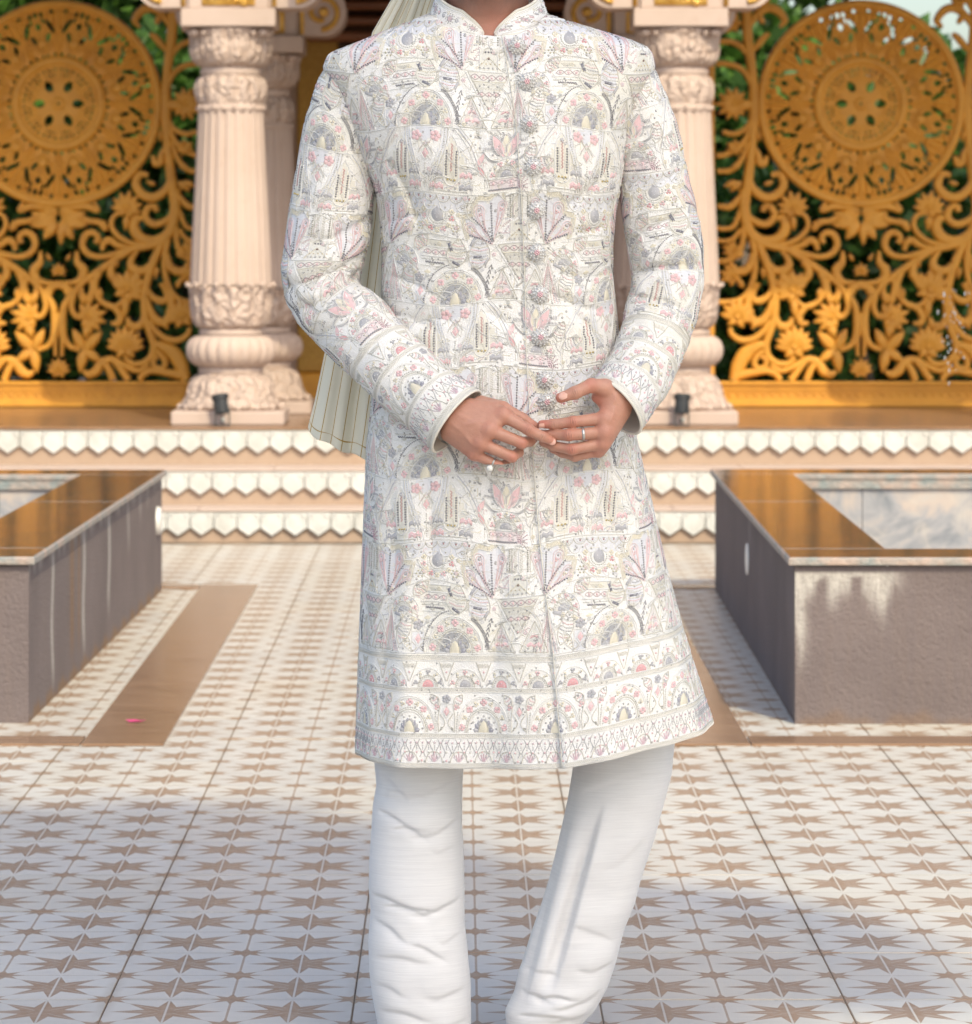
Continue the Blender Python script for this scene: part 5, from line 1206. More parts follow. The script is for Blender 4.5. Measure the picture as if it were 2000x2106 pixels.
# ---- embroidery patterns ------------------------------------------------
CW = (0.87, 0.86, 0.83, 0); CC_ = (0.80, 0.745, 0.60, 0); CP = (0.82, 0.57, 0.58, 0); CR = (0.77, 0.42, 0.43, 0); CG = (0.50, 0.495, 0.515, 0.1); CD = (0.30, 0.295, 0.31, 0.25)
CS = (0.52, 0.50, 0.44, 0.5); CB = (0.70, 0.69, 0.64, 0.0); CX = (0.85, 0.85, 0.85, 0.85); CLP = (0.83, 0.68, 0.69, 0); CLG = (0.64, 0.64, 0.67, 0); CT = (0.68, 0.655, 0.585, 0.15); CO = (0.36, 0.345, 0.33, 0.3)
class Pat:
    def __init__(s): s.V = []; s.T = []; s.C = []; s.n = 0
    def add(s, v, t, c):
        v = np.asarray(v, float); s.V.append(v); s.T.append(np.asarray(t)+s.n); s.C.append(np.tile(np.array(c, float), (len(v), 1)) if np.ndim(c) == 1 else c); s.n += len(v)
    def cord(s, P, w_=2.2, c=CW, h=2.2, step=5.0, closed=False):
        P = np.asarray(P, float); d = np.hypot(*np.diff(P, axis=0).T); L = np.concatenate([[0], np.cumsum(d)]); n = max(2, int(L[-1]/step)+1); t = np.linspace(0, L[-1], n)
        Q = np.stack([np.interp(t, L, P[:, 0]), np.interp(t, L, P[:, 1])], 1); g = np.gradient(Q, axis=0); g /= np.hypot(*g.T)[:, None]+1e-9; nn = np.stack([-g[:, 1], g[:, 0]], 1)*w_/2
        v = np.concatenate([np.c_[Q+nn, np.full(n, 0.15)], np.c_[Q, np.full(n, h)], np.c_[Q-nn, np.full(n, 0.15)]]); i = np.arange(n-1); T_ = []
        for a in (0, n):
            T_ += [np.stack([i+a, i+1+a, i+1+a+n], 1), np.stack([i+a, i+1+a+n, i+a+n], 1)]
        s.add(v, np.vstack(T_), c)
    def bead(s, x, y, r=1.9, c=CB, h=None):
        a = np.linspace(0, 2*pi, 6)[:-1]; v = np.r_[np.c_[x+r*np.cos(a), y+r*np.sin(a), np.full(5, 0.3)], np.c_[x+0.6*r*np.cos(a), y+0.6*r*np.sin(a), np.full(5, (h or r)*0.95+0.4)], [[x, y, (h or r)*1.1+0.5]]]
        t = []
        for i in range(5):
            j = (i+1) % 5; t += [(i, j, 5+j), (i, 5+j, 5+i), (5+i, 5+j, 10)]
        s.add(v, t, c)
    def beads(s, P, sp=5.0, r=1.9, c=CB):
        P = np.asarray(P, float); d = np.hypot(*np.diff(P, axis=0).T); L = np.concatenate([[0], np.cumsum(d)]); t = np.arange(sp/2, L[-1], sp)
        for x, y in zip(np.interp(t, L, P[:, 0]), np.interp(t, L, P[:, 1])): s.bead(x, y, r, c)
    def poly(s, P, c, h=0.9):
        P = np.asarray(P, float); n = len(P); m = P.mean(0); I = m+(P-m)*0.82; v = np.r_[np.c_[P, np.full(n, 0.2)], np.c_[I, np.full(n, h)], [[*m, h*1.2]]]; t = []
        for i in range(n):
            j = (i+1) % n; t += [(i, j, n+j), (i, n+j, n+i), (n+i, n+j, 2*n)]
        s.add(v, t, c)
    def disc(s, x, y, r, c, n=14, h=1.2, ry=None): a = np.linspace(0, 2*pi, n+1)[:-1]; s.poly(np.c_[x+r*np.cos(a), y+(ry or r)*np.sin(a)], c, h)
    def gem(s, x, y, r=2.0): s.bead(x, y, r+0.9, CO, 0.6); s.bead(x, y, r*0.85, CX, 2.2)
    def petals(s, x, y, R, n, c, c0=None, a0=0.0):
        for k in range(n):
            a = a0+2*pi*k/n; W_ = min(0.62, 2.6/n); q = [(R*0.05, 0), (R*0.45, R*W_*0.8), (R*0.85, R*W_*0.8), (R*1.08, 0), (R*0.85, -R*W_*0.8), (R*0.45, -R*W_*0.8)]
            s.poly([(x+p*cos(a)-o*sin(a), y+p*sin(a)+o*cos(a)) for p, o in q], c, 1.3)
        s.gem(x, y, 1.8)
    def arc(s, x, y, r, a0, a1, n=24, ry=None): a = np.linspace(radians(a0), radians(a1), n); return np.c_[x+r*np.cos(a), y-(ry or r)*np.sin(a)]
    def hatch(s, P, wd, c=CC_, sp=3.2, w_=2.0, skew=0.5):
        P = np.asarray(P, float); d = np.hypot(*np.diff(P, axis=0).T); L = np.concatenate([[0], np.cumsum(d)]); t = np.arange(0, L[-1], sp)
        Q = np.stack([np.interp(t, L, P[:, 0]), np.interp(t, L, P[:, 1])], 1); g = np.gradient(Q, axis=0); g /= np.hypot(*g.T)[:, None]+1e-9
        for q, e in zip(Q, g):
            nn = np.array([-e[1], e[0]]); s.cord([q-nn*wd/2-e*wd*skew/2, q+nn*wd/2+e*wd*skew/2], w_, c, 1.5, 50)
    def leaf(s, x, y, ang, L, W, fillc=None, edge=CT, stripes=None):
        a = radians(ang); t = np.linspace(0, 1, 10); b = W/2*np.sin(pi*t**0.8)
        up = [(x+L*q*cos(a)-k*sin(a), y+L*q*sin(a)+k*cos(a)) for q, k in zip(t, b)]; dn = [(x+L*q*cos(a)+k*sin(a), y+L*q*sin(a)-k*cos(a)) for q, k in zip(t, b)]
        if fillc: s.poly(up+dn[::-1][1:-1], fillc, 0.8)
        s.cord(up+dn[::-1], 1.8, edge)
        if stripes:
            for k, q in enumerate(np.arange(0.18, 0.92, 6.5/L)):
                bb = W/2*sin(pi*q**0.8)*0.85; X, Y_ = x+L*q*cos(a), y+L*q*sin(a); s.beads([(X-bb*sin(a)+3*cos(a), Y_+bb*cos(a)+3*sin(a)), (X, Y_), (X+bb*sin(a)+3*cos(a), Y_-bb*cos(a)+3*sin(a))], 3.6, 1.5, stripes[k % len(stripes)])
    def eyes(s, x0, x1, y, hgt=5.5, wl=17, c=(0.42, 0.30, 0.33, 0.1)):
        t = np.linspace(x0, x1, max(6, int((x1-x0)/2.5))); ph = (t-x0)/wl*pi
        s.cord(np.c_[t, y+hgt*np.sin(ph)], 1.5, c, 1.4, 2.5); s.cord(np.c_[t, y-hgt*np.sin(ph)], 1.5, c, 1.4, 2.5)
        for x in np.arange(x0+wl/2, x1, wl): s.bead(x, y, 3.2, CP, 1.4); s.bead(x, y, 1.3, CX, 2.0)
    def waves(s, x0, x1, y, c, fillh=9):
        t = np.linspace(x0, x1, 12); k = (x1-x0)/2
        yy = y+2.5*np.cos((t-x0)/k*2*pi); s.poly(np.r_[np.c_[t, yy], np.c_[t, yy+fillh][::-1]], c, 1.2)
        for o in (-4, -8): s.cord(np.c_[t, yy+o], 1.3, CLG, 1.2)
        for q in (0.3, 0.7): s.gem(x0+(x1-x0)*q, y+fillh/2, 1.5)
    def out(s): return np.vstack(s.V), np.vstack(s.T), np.vstack(s.C)

def flower_arch(p, x, y, r, disc=CG, rings=2, fl=(CP, CC_), n=7, ry=1.0):
    """half-round motif: disc, bead ring, cord, ring of little flowers, outer cord; y = base line"""
    p.poly(np.r_[p.arc(x, y, r*0.34, 0, 180, 11, r*0.40*ry)], disc, 1.4); p.cord(p.arc(x, y, r*0.40, 0, 180, 16, r*0.46*ry), 1.4, CW)
    for q in (-1, 0, 1): p.gem(x+q*r*0.17, y-r*0.10-(q == 0)*r*0.14, 1.7)
    p.beads(p.arc(x, y, r*0.50, 0, 180, 20, r*0.56*ry), 4.2, 1.7, CB); p.cord(p.arc(x, y, r*0.60, 0, 180, 20, r*0.66*ry), 1.8, CT)
    for k in range(n):
        a = pi*(k+0.5)/n; X, Y_ = x+r*0.79*cos(a), y-r*0.84*ry*sin(a); c = fl[k % 2]
        if k % 2 == 0: p.petals(X, Y_, r*0.155, 3, c, a0=-a-0.9)
        else: p.petals(X, Y_, r*0.15, 2, c, a0=-a+0.6)
    p.cord(p.arc(x, y, r, 0, 180, 30, r*1.04*ry), 2.0, CW)
def big_arch(p, x, y, r, ry=1.22):
    p.poly(p.arc(x, y, r*0.17, 0, 180, 12, r*0.46), CC_, 1.6); p.cord(np.r_[[(x+r*0.19, y)], p.arc(x, y, r*0.19, 0, 180, 14, r*0.50), [(x-r*0.19, y)]], 1.6, CT)
    for k in range(8):
        a = pi*(k+0.5)/8; a2 = pi*(k)/8; a3 = pi*(k+1)/8; f = lambda q, R: (x+R*cos(q), y-R*1.35*sin(q)); R0, R1 = r*0.21, r*0.40
        p.poly([f(a2, R0), f(a2, R1*0.86), f(a, R1), f(a3, R1*0.86), f(a3, R0)], CG if k % 2 else (0.38, 0.38, 0.43, 0.05), 1.1)
    for k in range(7): a = pi*(k+0.5)/7; p.gem(x+r*0.33*cos(a), y-r*0.44*sin(a), 1.6); p.gem(x+r*0.50*cos(a), y-r*0.60*sin(a), 1.3)
    for R, c, w_ in ((0.63, CT, 2.0), (0.575, CW, 1.6), (1.0, CW, 2.4), (0.945, CW, 1.6)): p.cord(np.r_[[(x+r*R, y)], p.arc(x, y, r*R, 0, 180, 30, r*R*ry), [(x-r*R, y)]], w_, c)
    p.beads(p.arc(x, y, r*0.69, 0, 180, 30, r*0.69*ry), 4.6, 1.9, CB)
    for k in range(9):
        a = pi*(k+0.5)/9; X, Y_ = x+r*0.82*cos(a), y-r*0.83*ry*sin(a)
        p.petals(X, Y_, r*0.13 if k % 2 == 0 else r*0.10, 4 if k % 2 == 0 else 3, CP if k % 2 == 0 else CC_, a0=a)
def fan(p, x, y, m):
    """palmette rising from (x,y), leaning to side m"""
    for ang, L, R in ((-14, 84, 9), (20, 80, 11), (48, 62, 10)):
        a = radians(ang)*m; tx, ty = x+L*sin(a), y-L*cos(a); s0 = np.linspace(0, 1, 12); bow = 8*m
        def edge(k): return np.c_[x+(tx-x)*s0 + k*R*s0**1.6*cos(a) + bow*np.sin(pi*s0)*0.5*(ang > 0), y+(ty-y)*s0 + k*R*s0**1.6*sin(a)]
        cap = np.array([(tx+R*cos(a)*cos(t)+R*1.1*sin(a)*sin(t), ty+R*sin(a)*cos(t)-R*1.1*cos(a)*sin(t)) for t in np.linspace(0, pi, 9)])
        P = np.r_[edge(1), cap, edge(-1)[::-1]]; p.cord(P, 2.0, CLP); I = np.r_[edge(0.55)[4:], (cap-[tx, ty])*0.55+[tx, ty], edge(-0.55)[4:][::-1]]; p.cord(I, 1.2, CP)
        p.gem(tx, ty, 1.8); p.petals(tx-8*sin(a), ty+8*cos(a)+1, 4.5, 3, CP if ang != 48 else CC_)
    for ang, L in ((2, 88), (34, 76), (62, 54)):
        a = radians(ang)*m; t = np.linspace(0.08, 1, 14); p.beads(np.c_[x+L*sin(a)*t**(1.0)+m*7*np.sin(pi*t)*(ang > 10)*-1, y-L*cos(a)*t], 5.2, 2.1, CD if ang != 62 else (0.2, 0.2, 0.24, 0.1))
    p.cord(catmull([(x, y), (x-18*m, y-40), (x-27*m, y-78), (x-27*m, y-104)], 6), 2.0, CW); p.beads([(x-3*m, y-6), (x+3*m, y-20)], 4, 2, CD)
def zigz(p, x, m):
    P = [(x-26*m, 13), (x-10*m, -6), (x+6*m, 10), (x+29*m, 6), (x+42*m, 27), (x+38*m, 42), (x+62*m, 44), (x+58*m, 62), (x+50*m, 92)]
    p.hatch(P, 9.5, CC_, 3.1, 2.1); 
    for o in (-5.5, 5.5): p.cord(np.array(P)+[0, o], 1.5, CW)
def window(p, x, y, hh=96):
    O = np.r_[[(x, y), (x-9, y+14), (x-15, y+34), (x-15, y+hh-16)], p.arc(x, y+hh-16, 15, 180, 360, 10), [(x+15, y+hh-16), (x+15, y+34), (x+9, y+14), (x, y)]]
    p.cord(O, 3.0, CW, 2.2); p.cord(x+(O-[x, 0])*[0.8, 1]+[0, 1] - [x*0, 0], 1.2, CT) if False else None
    for s_ in (-1, 1): p.beads([(x+s_*10, y+30), (x+s_*10, y+hh-22)], 5.2, 2.3, CD)
    P = np.array([(x+(2.2 if k % 2 else -2.2), y+18+k*3.4) for k in range(int((hh-44)/3.4))]); p.cord(P, 2.2, (0.62, 0.33, 0.32, 0.1), 1.8, 3)
    p.cord([(x-5, y+20), (x-5, y+hh-24)], 1.2, CW); p.cord([(x+5, y+20), (x+5, y+hh-24)], 1.2, CW)
    for q in (-7, 0, 7): p.bead(x+q, y+hh-13, 2.4, (0.58, 0.46, 0.2, 0.3))
def diamond(p, x, y, a, b, c=CP):
    p.poly([(x, y-b), (x+a, y), (x, y+b), (x-a, y)], c, 1.3); p.cord([(x, y-b*1.3), (x+a*1.35, y), (x, y+b*1.3), (x-a*1.35, y), (x, y-b*1.3)], 1.4, CW); p.gem(x, y, 1.6)
def vase(p, x, y, hh): 
    for m in (-1, 1): p.cord(catmull([(x+m*13, y), (x+m*4, y+hh*0.4), (x+m*5, y+hh*0.7), (x+m*15, y+hh)], 5), 1.6, CT); p.beads([(x+m*10, y+hh*0.75), (x+m*12, y+hh)], 4, 1.8, CS)
def rays(p, x, y, hh, wd):
    for k in range(-3, 4):
        c = [CLP, CB, CP][abs(k) % 3]; p.beads([(x+k*0.8, y+8+abs(k)*6), (x+k*wd/6, y+hh)], 3.6, 1.5, c)
    for m in (-1, 1): p.cord([(x, y), (x+m*wd*0.62, y+hh)], 1.8, CW)
def feather(p, P, c=CD):
    P = catmull(P, 6); 
    for a, b in zip(P[:-2:2], P[2::2]):
        d = b-a; n = np.array([-d[1], d[0]])/ (np.hypot(*d)+1e-9)
        for m in (-1, 1): p.cord([a, a+d*0.9+n*m*3.2], 1.8, c, 1.6, 50)
def boxbands(p, x0, x1, y):
    p.cord([(x0, y), (x1, y)], 1.8, CW); p.hatch([(x0+22, y+8), (x1-18, y+8)], 7, CT, 3.4, 1.8, 1.0); p.cord([(x0+14, y+15), (x1-4, y+15)], 1.6, CW)
    p.eyes(x0+8, x1-8, y+25, 5, 17, (0.55, 0.45, 0.46, 0)); p.cord([(x0, y+34), (x1, y+34)], 1.8, CW)
    p.beads([(x0+2, y+40), (x1, y+40)], 3.4, 1.3, CB)
    P = np.array([(x0+12+k*2.6, y+46+(1.6 if k % 2 else -1.6)) for k in range(int((x1-x0-20)/2.6))]); p.cord(P, 3.0, CD, 2.2, 2.6); p.cord([(x0, y+53), (x1+4, y+53)], 1.8, CW)
def fillarea(p, P, c, g=6.0, h=0.35):
    P = np.asarray(P, float); x0, y0 = P.min(0); x1, y1 = P.max(0); gx, gy = np.meshgrid(np.arange(x0, x1, g), np.arange(y0, y1, g)); cx, cy = gx.ravel(), gy.ravel(); ins = np.zeros(len(cx), bool)
    for (ax, ay), (bx, by) in zip(P, np.roll(P, -1, 0)):
        k = ((ay > cy+g/2) != (by > cy+g/2)); ins ^= k & ((cx+g/2) < (bx-ax)*(cy+g/2-ay)/(by-ay+1e-9)+ax)
    cx, cy = cx[ins], cy[ins]; n = len(cx)
    if not n: return
    v = np.stack([np.c_[cx, cy], np.c_[cx+g, cy], np.c_[cx+g, cy+g], np.c_[cx, cy+g]], 1).reshape(-1, 2); b = np.arange(n)*4
    p.add(np.c_[v, np.full(len(v), h)], np.vstack([np.c_[b, b+1, b+2], np.c_[b, b+2, b+3]]), c)
FB = (0.765, 0.77, 0.80, 0); FY = (0.81, 0.78, 0.69, 0); FG = (0.775, 0.76, 0.70, 0); FPK = (0.83, 0.745, 0.74, 0)
BW, BH = 335.0, 358.0
def block():
    p = Pat(); r = np.random.default_rng(2)
    for m, x in ((1, 0), (-1, 226)):
        fillarea(p, [(x, 104), (x-18*m, 64), (x-26*m, 22), (x-8*m, 2), (x+8*m, 18), (x+28*m, 14), (x+34*m, 34), (x+54*m, 52), (x+46*m, 84)], FB)
    fillarea(p, [(238, 110), (280, 186), (323, 110)], FG); fillarea(p, [(46, 4), (180, 4), (166, 34), (62, 34)], FB)
    fillarea(p, [(262, 62), (299, 62), (299, 104), (262, 104)], FG); fillarea(p, [(62, 186), (87, 186), (87, 226), (62, 226)], FB)
    fillarea(p, [(100, 226), (104, 180), (150, 152), (196, 180), (200, 226)], FG); fillarea(p, [(118, 226), (122, 194), (150, 176), (178, 194), (182, 226)], FB)
    for m in (-1, 1):
        x = 150+m*54; fillarea(p, [(x, 246), (x+34, 300), (x+10, 350), (x-10, 350), (x-34, 300)], FY)
        fillarea(p, [(150+m*34, 228), (150+m*30, 262), (150+m*12, 322), (150+m*26, 322), (150+m*46, 262), (150+m*48, 228)], FB)
    fillarea(p, [(130, 228), (170, 228), (150, 268)], FB); fillarea(p, [(283, 330), (283, 354), (350, 354), (350, 330)], FPK); fillarea(p, [(78, 94), (138, 94), (138, 108), (78, 108)], FY)
    fillarea(p, [(134, 148), (160, 148), (170, 116), (156, 88), (140, 90), (128, 116)], FG); fillarea(p, [(180, 150), (208, 150), (218, 116), (204, 88), (188, 90), (178, 116)], FB)
    for cx in (246, 314): fillarea(p, [(cx, 168), (cx-22, 218), (cx+22, 218)], FPK if cx == 246 else FG)
    p.cord([(-30, 0), (255, 0)], 2.2, CW); p.cord([(-30, -5), (250, -5)], 1.4, CT); p.cord([(226, 108), (335, 108)], 2.0, CW)
    for m, x in ((1, 0), (-1, 226)): fan(p, x, 108, m); zigz(p, x, m)
    # scallop garland
    for k in range(6): x = 46+k*26.5; p.cord(p.arc(x, 4, 13, 180, 360, 12, 13), 2.0, CT); p.bead(x, 9, 2.2, (0.5, 0.3, 0.3, 0.2), 2); p.cord([(x-3, 6), (x, 3), (x+3, 6)], 1.3, CS); p.beads(p.arc(x, 4, 9, 190, 350, 8, 9), 4.2, 1.3, CB)
    for k in range(4): x = 62+k*34; p.cord([(x-13, 19), (x-9, 31), (x, 36), (x+9, 31), (x+13, 19)], 1.6, CW); p.bead(x, 27, 2.2, CS, 2)
    p.disc(113, 43, 12.5, CG, 16, 1.8, 13.5); p.poly([(107, 34), (113, 24), (119, 34)], CG); 
    for q in ((-4, -2), (4, -2), (0, 5)): p.gem(113+q[0], 43+q[1], 1.7)
    p.beads(p.arc(113, 42, 18, 160, 380, 20, 18), 4.2, 1.9, CB); p.cord(p.arc(113, 42, 22.5, 165, 375, 24), 1.8, CW)
    for k in range(9): a = radians(165+k*26); c = (CC_, CP, CC_, CR)[k % 4] ; p.petals(113+31*cos(a), 42-31*sin(a), 5.6, 3 if k % 2 else 4, c, a0=k)
    p.beads(p.arc(113, 44, 42, 205, 335, 20), 5, 1.1, CB)
    for x in (76, 150):
        for k in range(6): a = k*pi/3; p.bead(x+7*cos(a), 68+7*sin(a), 2.2, (0.62, 0.58, 0.42, 0.2)); 
        p.gem(x, 68, 1.8)
    p.cord(catmull([(50, 92), (90, 82), (130, 84), (178, 92)], 6), 1.6, CW)
    # tilted half discs by the fans
    flower_arch(p, 38, 146, 34, n=6); p.cord([(2, 118), (70, 160)], 3.0, CW, 2.4); p.cord([(4, 114), (72, 155)], 1.4, CT)
    p.leaf(62, 112, -40, 42, 26, None, CT, (CP, CB, CG)); p.leaf(84, 92, 120, 30, 20, None, CW, (CC_, CP))
    boxbands(p, 76, 140, 93)
    p.leaf(150, 148, -82, 62, 42, None, CT, (CG, CP, CB, CC_)); p.leaf(196, 156, -84, 70, 44, None, CT, (CP, CC_, CG, CB))
    for (x, y, a) in ((152, 140, 30), (140, 106, 70), (196, 130, 5), (214, 142, -60), (186, 98, -60)):
        q = radians(a); d = np.array([cos(q), sin(q)])*9; n = np.array([-sin(q), cos(q)])*3; c0 = np.array([x, y]); p.poly([c0-d-n, c0+d-n, c0+d+n, c0-d+n], CG if x % 4 else (0.24, 0.24, 0.27, 0.2), 1.4); p.gem(x, y, 1.5)
    # pillar with beads, right cell
    for x in (262, 299): p.beads([(x, 8), (x, 56)], 4.4, 1.9, CS); p.cord([(x+5, 6), (x+5, 56)], 1.3, CT)
    for x in (274, 286): p.hatch([(x, 8), (x, 56)], 6, CT, 3.6, 1.6); p.cord([(x-5, 6), (x-5, 56)], 1.2, CW)
    p.cord(p.arc(280, 74, 11, 0, 180, 12, 14), 1.5, CT)
    for q in (-6, 0, 6): p.bead(280+q, 69, 2.4, CD)
    p.bead(280, 82, 2.6, (0.30, 0.22, 0.2, 0.3)); p.cord([(262, 60), (262, 106)], 1.6, CW); p.cord([(299, 60), (299, 106)], 1.6, CW)
    for x in range(262, 302, 9): p.gem(x, 100, 1.6); p.bead(x+4, 92, 1.5, (0.6, 0.5, 0.3, 0.2))
    p.cord([(255, 104), (280, 78), (305, 104)], 1.4, CC_)
    # inverted triangle bands
    p.cord([(232, 110), (280, 196), (329, 110)], 2.0, CW); p.cord([(238, 110), (280, 184), (323, 110)], 1.3, CT)
    p.eyes(244, 317, 119); p.cord([(247, 128), (314, 128)], 1.5, CC_)
    for k, y in enumerate((133, 141)): p.hatch([(250+k*4, y), (311-k*4, y)], 4.5, CT, 3.2, 1.5)
    for x in (262, 280, 298): p.gem(x, 137, 1.4)
    p.eyes(258, 304, 153, 4.5, 15); p.hatch([(264, 165), (297, 165)], 4.5, CT, 3.2, 1.5); p.gem(272, 172, 1.5); p.gem(288, 172, 1.5); p.bead(280, 181, 2.5, CP)
    for cx in (246, 314):
        p.cord([(cx, 160), (cx-30, 222), (cx+30, 222), (cx, 160)], 2.2, CT); p.cord([(cx, 168), (cx-23, 218), (cx+23, 218), (cx, 168)], 1.4, CW)
        p.poly([(cx-8, 190), (cx, 184), (cx+8, 190), (cx+11, 196), (cx, 191), (cx-11, 196)], CP); p.waves(cx-16, cx+16, 204, CP, 6); p.gem(cx, 198, 1.6)
        for q in (-12, 0, 12): p.gem(cx+q, 214, 1.5)
    feather(p, [(224, 150), (216, 180), (214, 215)]); feather(p, [(-14, 190), (-18, 208), (-20, 222)])
    # lower middle of the upper row
    rays(p, 6, 132, 92, 44); p.leaf(34, 210, -72, 74, 30, None, CT, (CP, CB, CG, CB)); p.leaf(40, 186, 60, 42, 16, None, CW, (CC_,)); p.poly([(18, 143), (38, 150), (36, 156), (16, 149)], CG, 1.4)
    p.petals(73, 173, 10, 5, CG); p.cord([(62, 184), (86, 184)], 1.5, CW); p.cord([(62, 184), (62, 226)], 1.6, CW); p.cord([(87, 184), (87, 226)], 1.6, CW); diamond(p, 74.5, 199, 6.5, 10); vase(p, 74.5, 204, 20)
    big_arch(p, 150, 225, 57, 1.28); p.beads(p.arc(150, 225, 66, 100, 180, 20, 84), 4.2, 1.6, CD); feather(p, p.arc(150, 225, 67, 60, 4, 8, 84))
    p.poly([(52, 160), (66, 166), (72, 162), (60, 156)], CC_); p.poly([(84, 160), (92, 164), (100, 158), (92, 154)], CC_)
    p.cord([(-30, 226), (305, 226)], 2.4, CW, 2.0)
    # lower row
    for m in (-1, 1):
        P = catmull([(150+m*34, 226), (150+m*30, 262), (150+m*12, 322), (150+m*6, 356)], 6); p.cord(P, 2.2, CW); p.beads(P+[m*6, 0], 4.4, 1.7, CB); p.cord(P+[m*12, 0], 1.8, CT)
        P = catmull([(150+m*60, 228), (150+m*86, 262), (150+m*112, 320)], 6); p.cord(P, 2.2, CW); p.cord(P+[m*6, -2], 2.2, CLG); p.cord(P+[m*12, -4], 2.0, CW)
        p.petals(150+m*20, 246, 11, 5, CP); x = 150+m*54; window(p, x, 240, 102)
        for q in (-1, 1):
            Q = catmull([(x+q*6, 240), (x+q*22, 270), (x+q*28, 300), (x+q*6, 345)], 6); p.cord(catmull([(x+q*42, 356), (x+q*38, 325), (x+q*28, 305), (x+q*18, 296)], 5), 1.8, CW)
            p.waves(x+q*30-13, x+q*30+13, 314, CP if q*m > 0 else CG, 9); p.waves(x+q*30-14, x+q*30+14, 338, CG if q*m > 0 else CP, 10)
        p.cord([(x-30, 352), (x+30, 352)], 1.6, CT)
    p.cord([(136, 250), (150, 270), (164, 250)], 1.6, CT); diamond(p, 150, 282, 7, 11); p.cord([(138, 276), (150, 262), (162, 276)], 1.8, CW); p.cord([(134, 282), (150, 256), (166, 282)], 1.4, CT); p.beads([(150, 300), (150, 350)], 4.6, 1.8, CB)
    # lotus over half disc
    x = 316; flower_arch(p, x, 326, 37, n=7)
    for a, L, c in ((-62, 46, CLG), (-26, 56, CP), (0, 50, CC_), (26, 56, CP), (62, 46, CLG)):
        q = radians(a-90); bx, by = x+8*cos(q), 292+8*sin(q); p.leaf(bx, by, a-90, L, 20, c if c != CLG else None, CW)
        t = np.linspace(0.15, 0.95, 15)
        for m in (-1, 1):
            for s_ in t:
                ox, oy = bx+L*s_*cos(q)-m*10.5*sin(pi*s_**0.8)*sin(q), by+L*s_*sin(q)+m*10.5*sin(pi*s_**0.8)*cos(q); e = np.array([-m*sin(q)+0.5*cos(q), m*cos(q)+0.5*sin(q)])*4.5; p.cord([(ox, oy), (ox+e[0], oy+e[1])], 1.7, CG, 1.6, 50)
        p.gem(bx+L*0.5*cos(q), by+L*0.5*sin(q), 1.8)
    p.cord([(x-40, 328), (x+40, 328)], 1.8, CW); p.eyes(x-36, x+18, 337, 4.5, 18, (0.55, 0.45, 0.46, 0)); P = np.array([(x-36+k*2.6, 351+(1.5 if k % 2 else -1.5)) for k in range(24)]); p.cord(P, 3.2, CD, 2, 2.6)
    for k in range(7): a = radians(-100+k*22); p.beads([(x+26, 350), (x+26+24*cos(a)*0.9, 350+24*sin(a))], 4, 1.5, (0.55, 0.38, 0.42, 0.0)); 
    p.leaf(x+44, 300, -70, 46, 26, None, CT, (CG, CP, CB)); p.leaf(x+52, 312, -20, 50, 28, None, CT, (CG, CB, CP)); p.leaf(x-60, 300, -60, 34, 12, CR if False else CP, CW); p.leaf(x-44, 322, -120, 30, 10, CR, CW)
    for (x, y) in ((242, 238), (252, 240), (380, 238), (262, 262), (238, 300)): p.gem(x, y, 1.9)
    for k in range(230): p.gem(r.uniform(0, BW), r.uniform(0, BH), r.uniform(1.0, 1.7))
    for k in range(26):
        x, y, R, a = r.uniform(0, BW), r.uniform(0, BH), r.uniform(22, 60), r.uniform(0, 360); P = p.arc(x, y, R, a, a+r.uniform(50, 110), 14, R*r.uniform(0.7, 1.3)); p.cord(P, 2.4, CW, 2.4); p.cord(P+[3.5, 1], 1.2, CT, 1.6)
        if k % 2: p.beads(P+[-3.5, -1], 4.2, 1.5, CB)
    for k in range(150):   # little filler motifs
        x, y, a, c = r.uniform(0, BW), r.uniform(0, BH), r.uniform(0, pi), [CT, CB, CLG, CLP, CC_, (0.60, 0.59, 0.60, 0.2)][r.integers(6)]; q = r.integers(5); d = np.array([cos(a), sin(a)]); nn = np.array([-sin(a), cos(a)]); o = np.array([x, y])
        if q == 0: t = np.linspace(0, 4.6, 13); p.cord(np.c_[x+(6.5-1.3*t)*np.cos(t+a), y+(6.5-1.3*t)*np.sin(t+a)], 1.5, c, 1.7, 3)
        elif q == 1:
            for i in range(5): p.cord([o+d*(i*3.4-7)-nn*4, o+d*(i*3.4-7)+nn*4], 1.6, c, 1.6, 50)
        elif q == 2: p.beads([o-d*14, o+nn*4, o+d*14], 3.6, 1.4, c)
        elif q == 3: P = np.array([o+d*(i*3.2-11)+nn*(2.4 if i % 2 else -2.4) for i in range(8)]); p.cord(P, 1.5, c, 1.6, 3)
        else: p.petals(x, y, 4.6, 5, c, a0=a)
    for k in range(420):   # tiny tonal stitches
        x, y, a = r.uniform(0, BW), r.uniform(0, BH), r.choice([0, pi/2, 0.7, -0.7]); L = r.uniform(8, 22); p.cord([(x, y), (x+L*cos(a), y+L*sin(a))], 1.2, [CB, CT, CLG, CW, CC_][r.integers(5)], 1.0)
    return p
def braid(p, x0, x1, y, hh=10):
    for o in (-hh/2, hh/2): p.cord([(x0, y+o), (x1, y+o)], 1.8, CW, 1.8, 8)
    p.hatch([(x0, y-hh*0.18), (x1, y-hh*0.18)], hh*0.42, (0.73, 0.705, 0.64, 0.1), 3.8, 2.0, 0.8); p.hatch([(x0, y+hh*0.22), (x1, y+hh*0.22)], hh*0.36, (0.76, 0.73, 0.66, 0.1), 3.8, 2.0, -0.8)
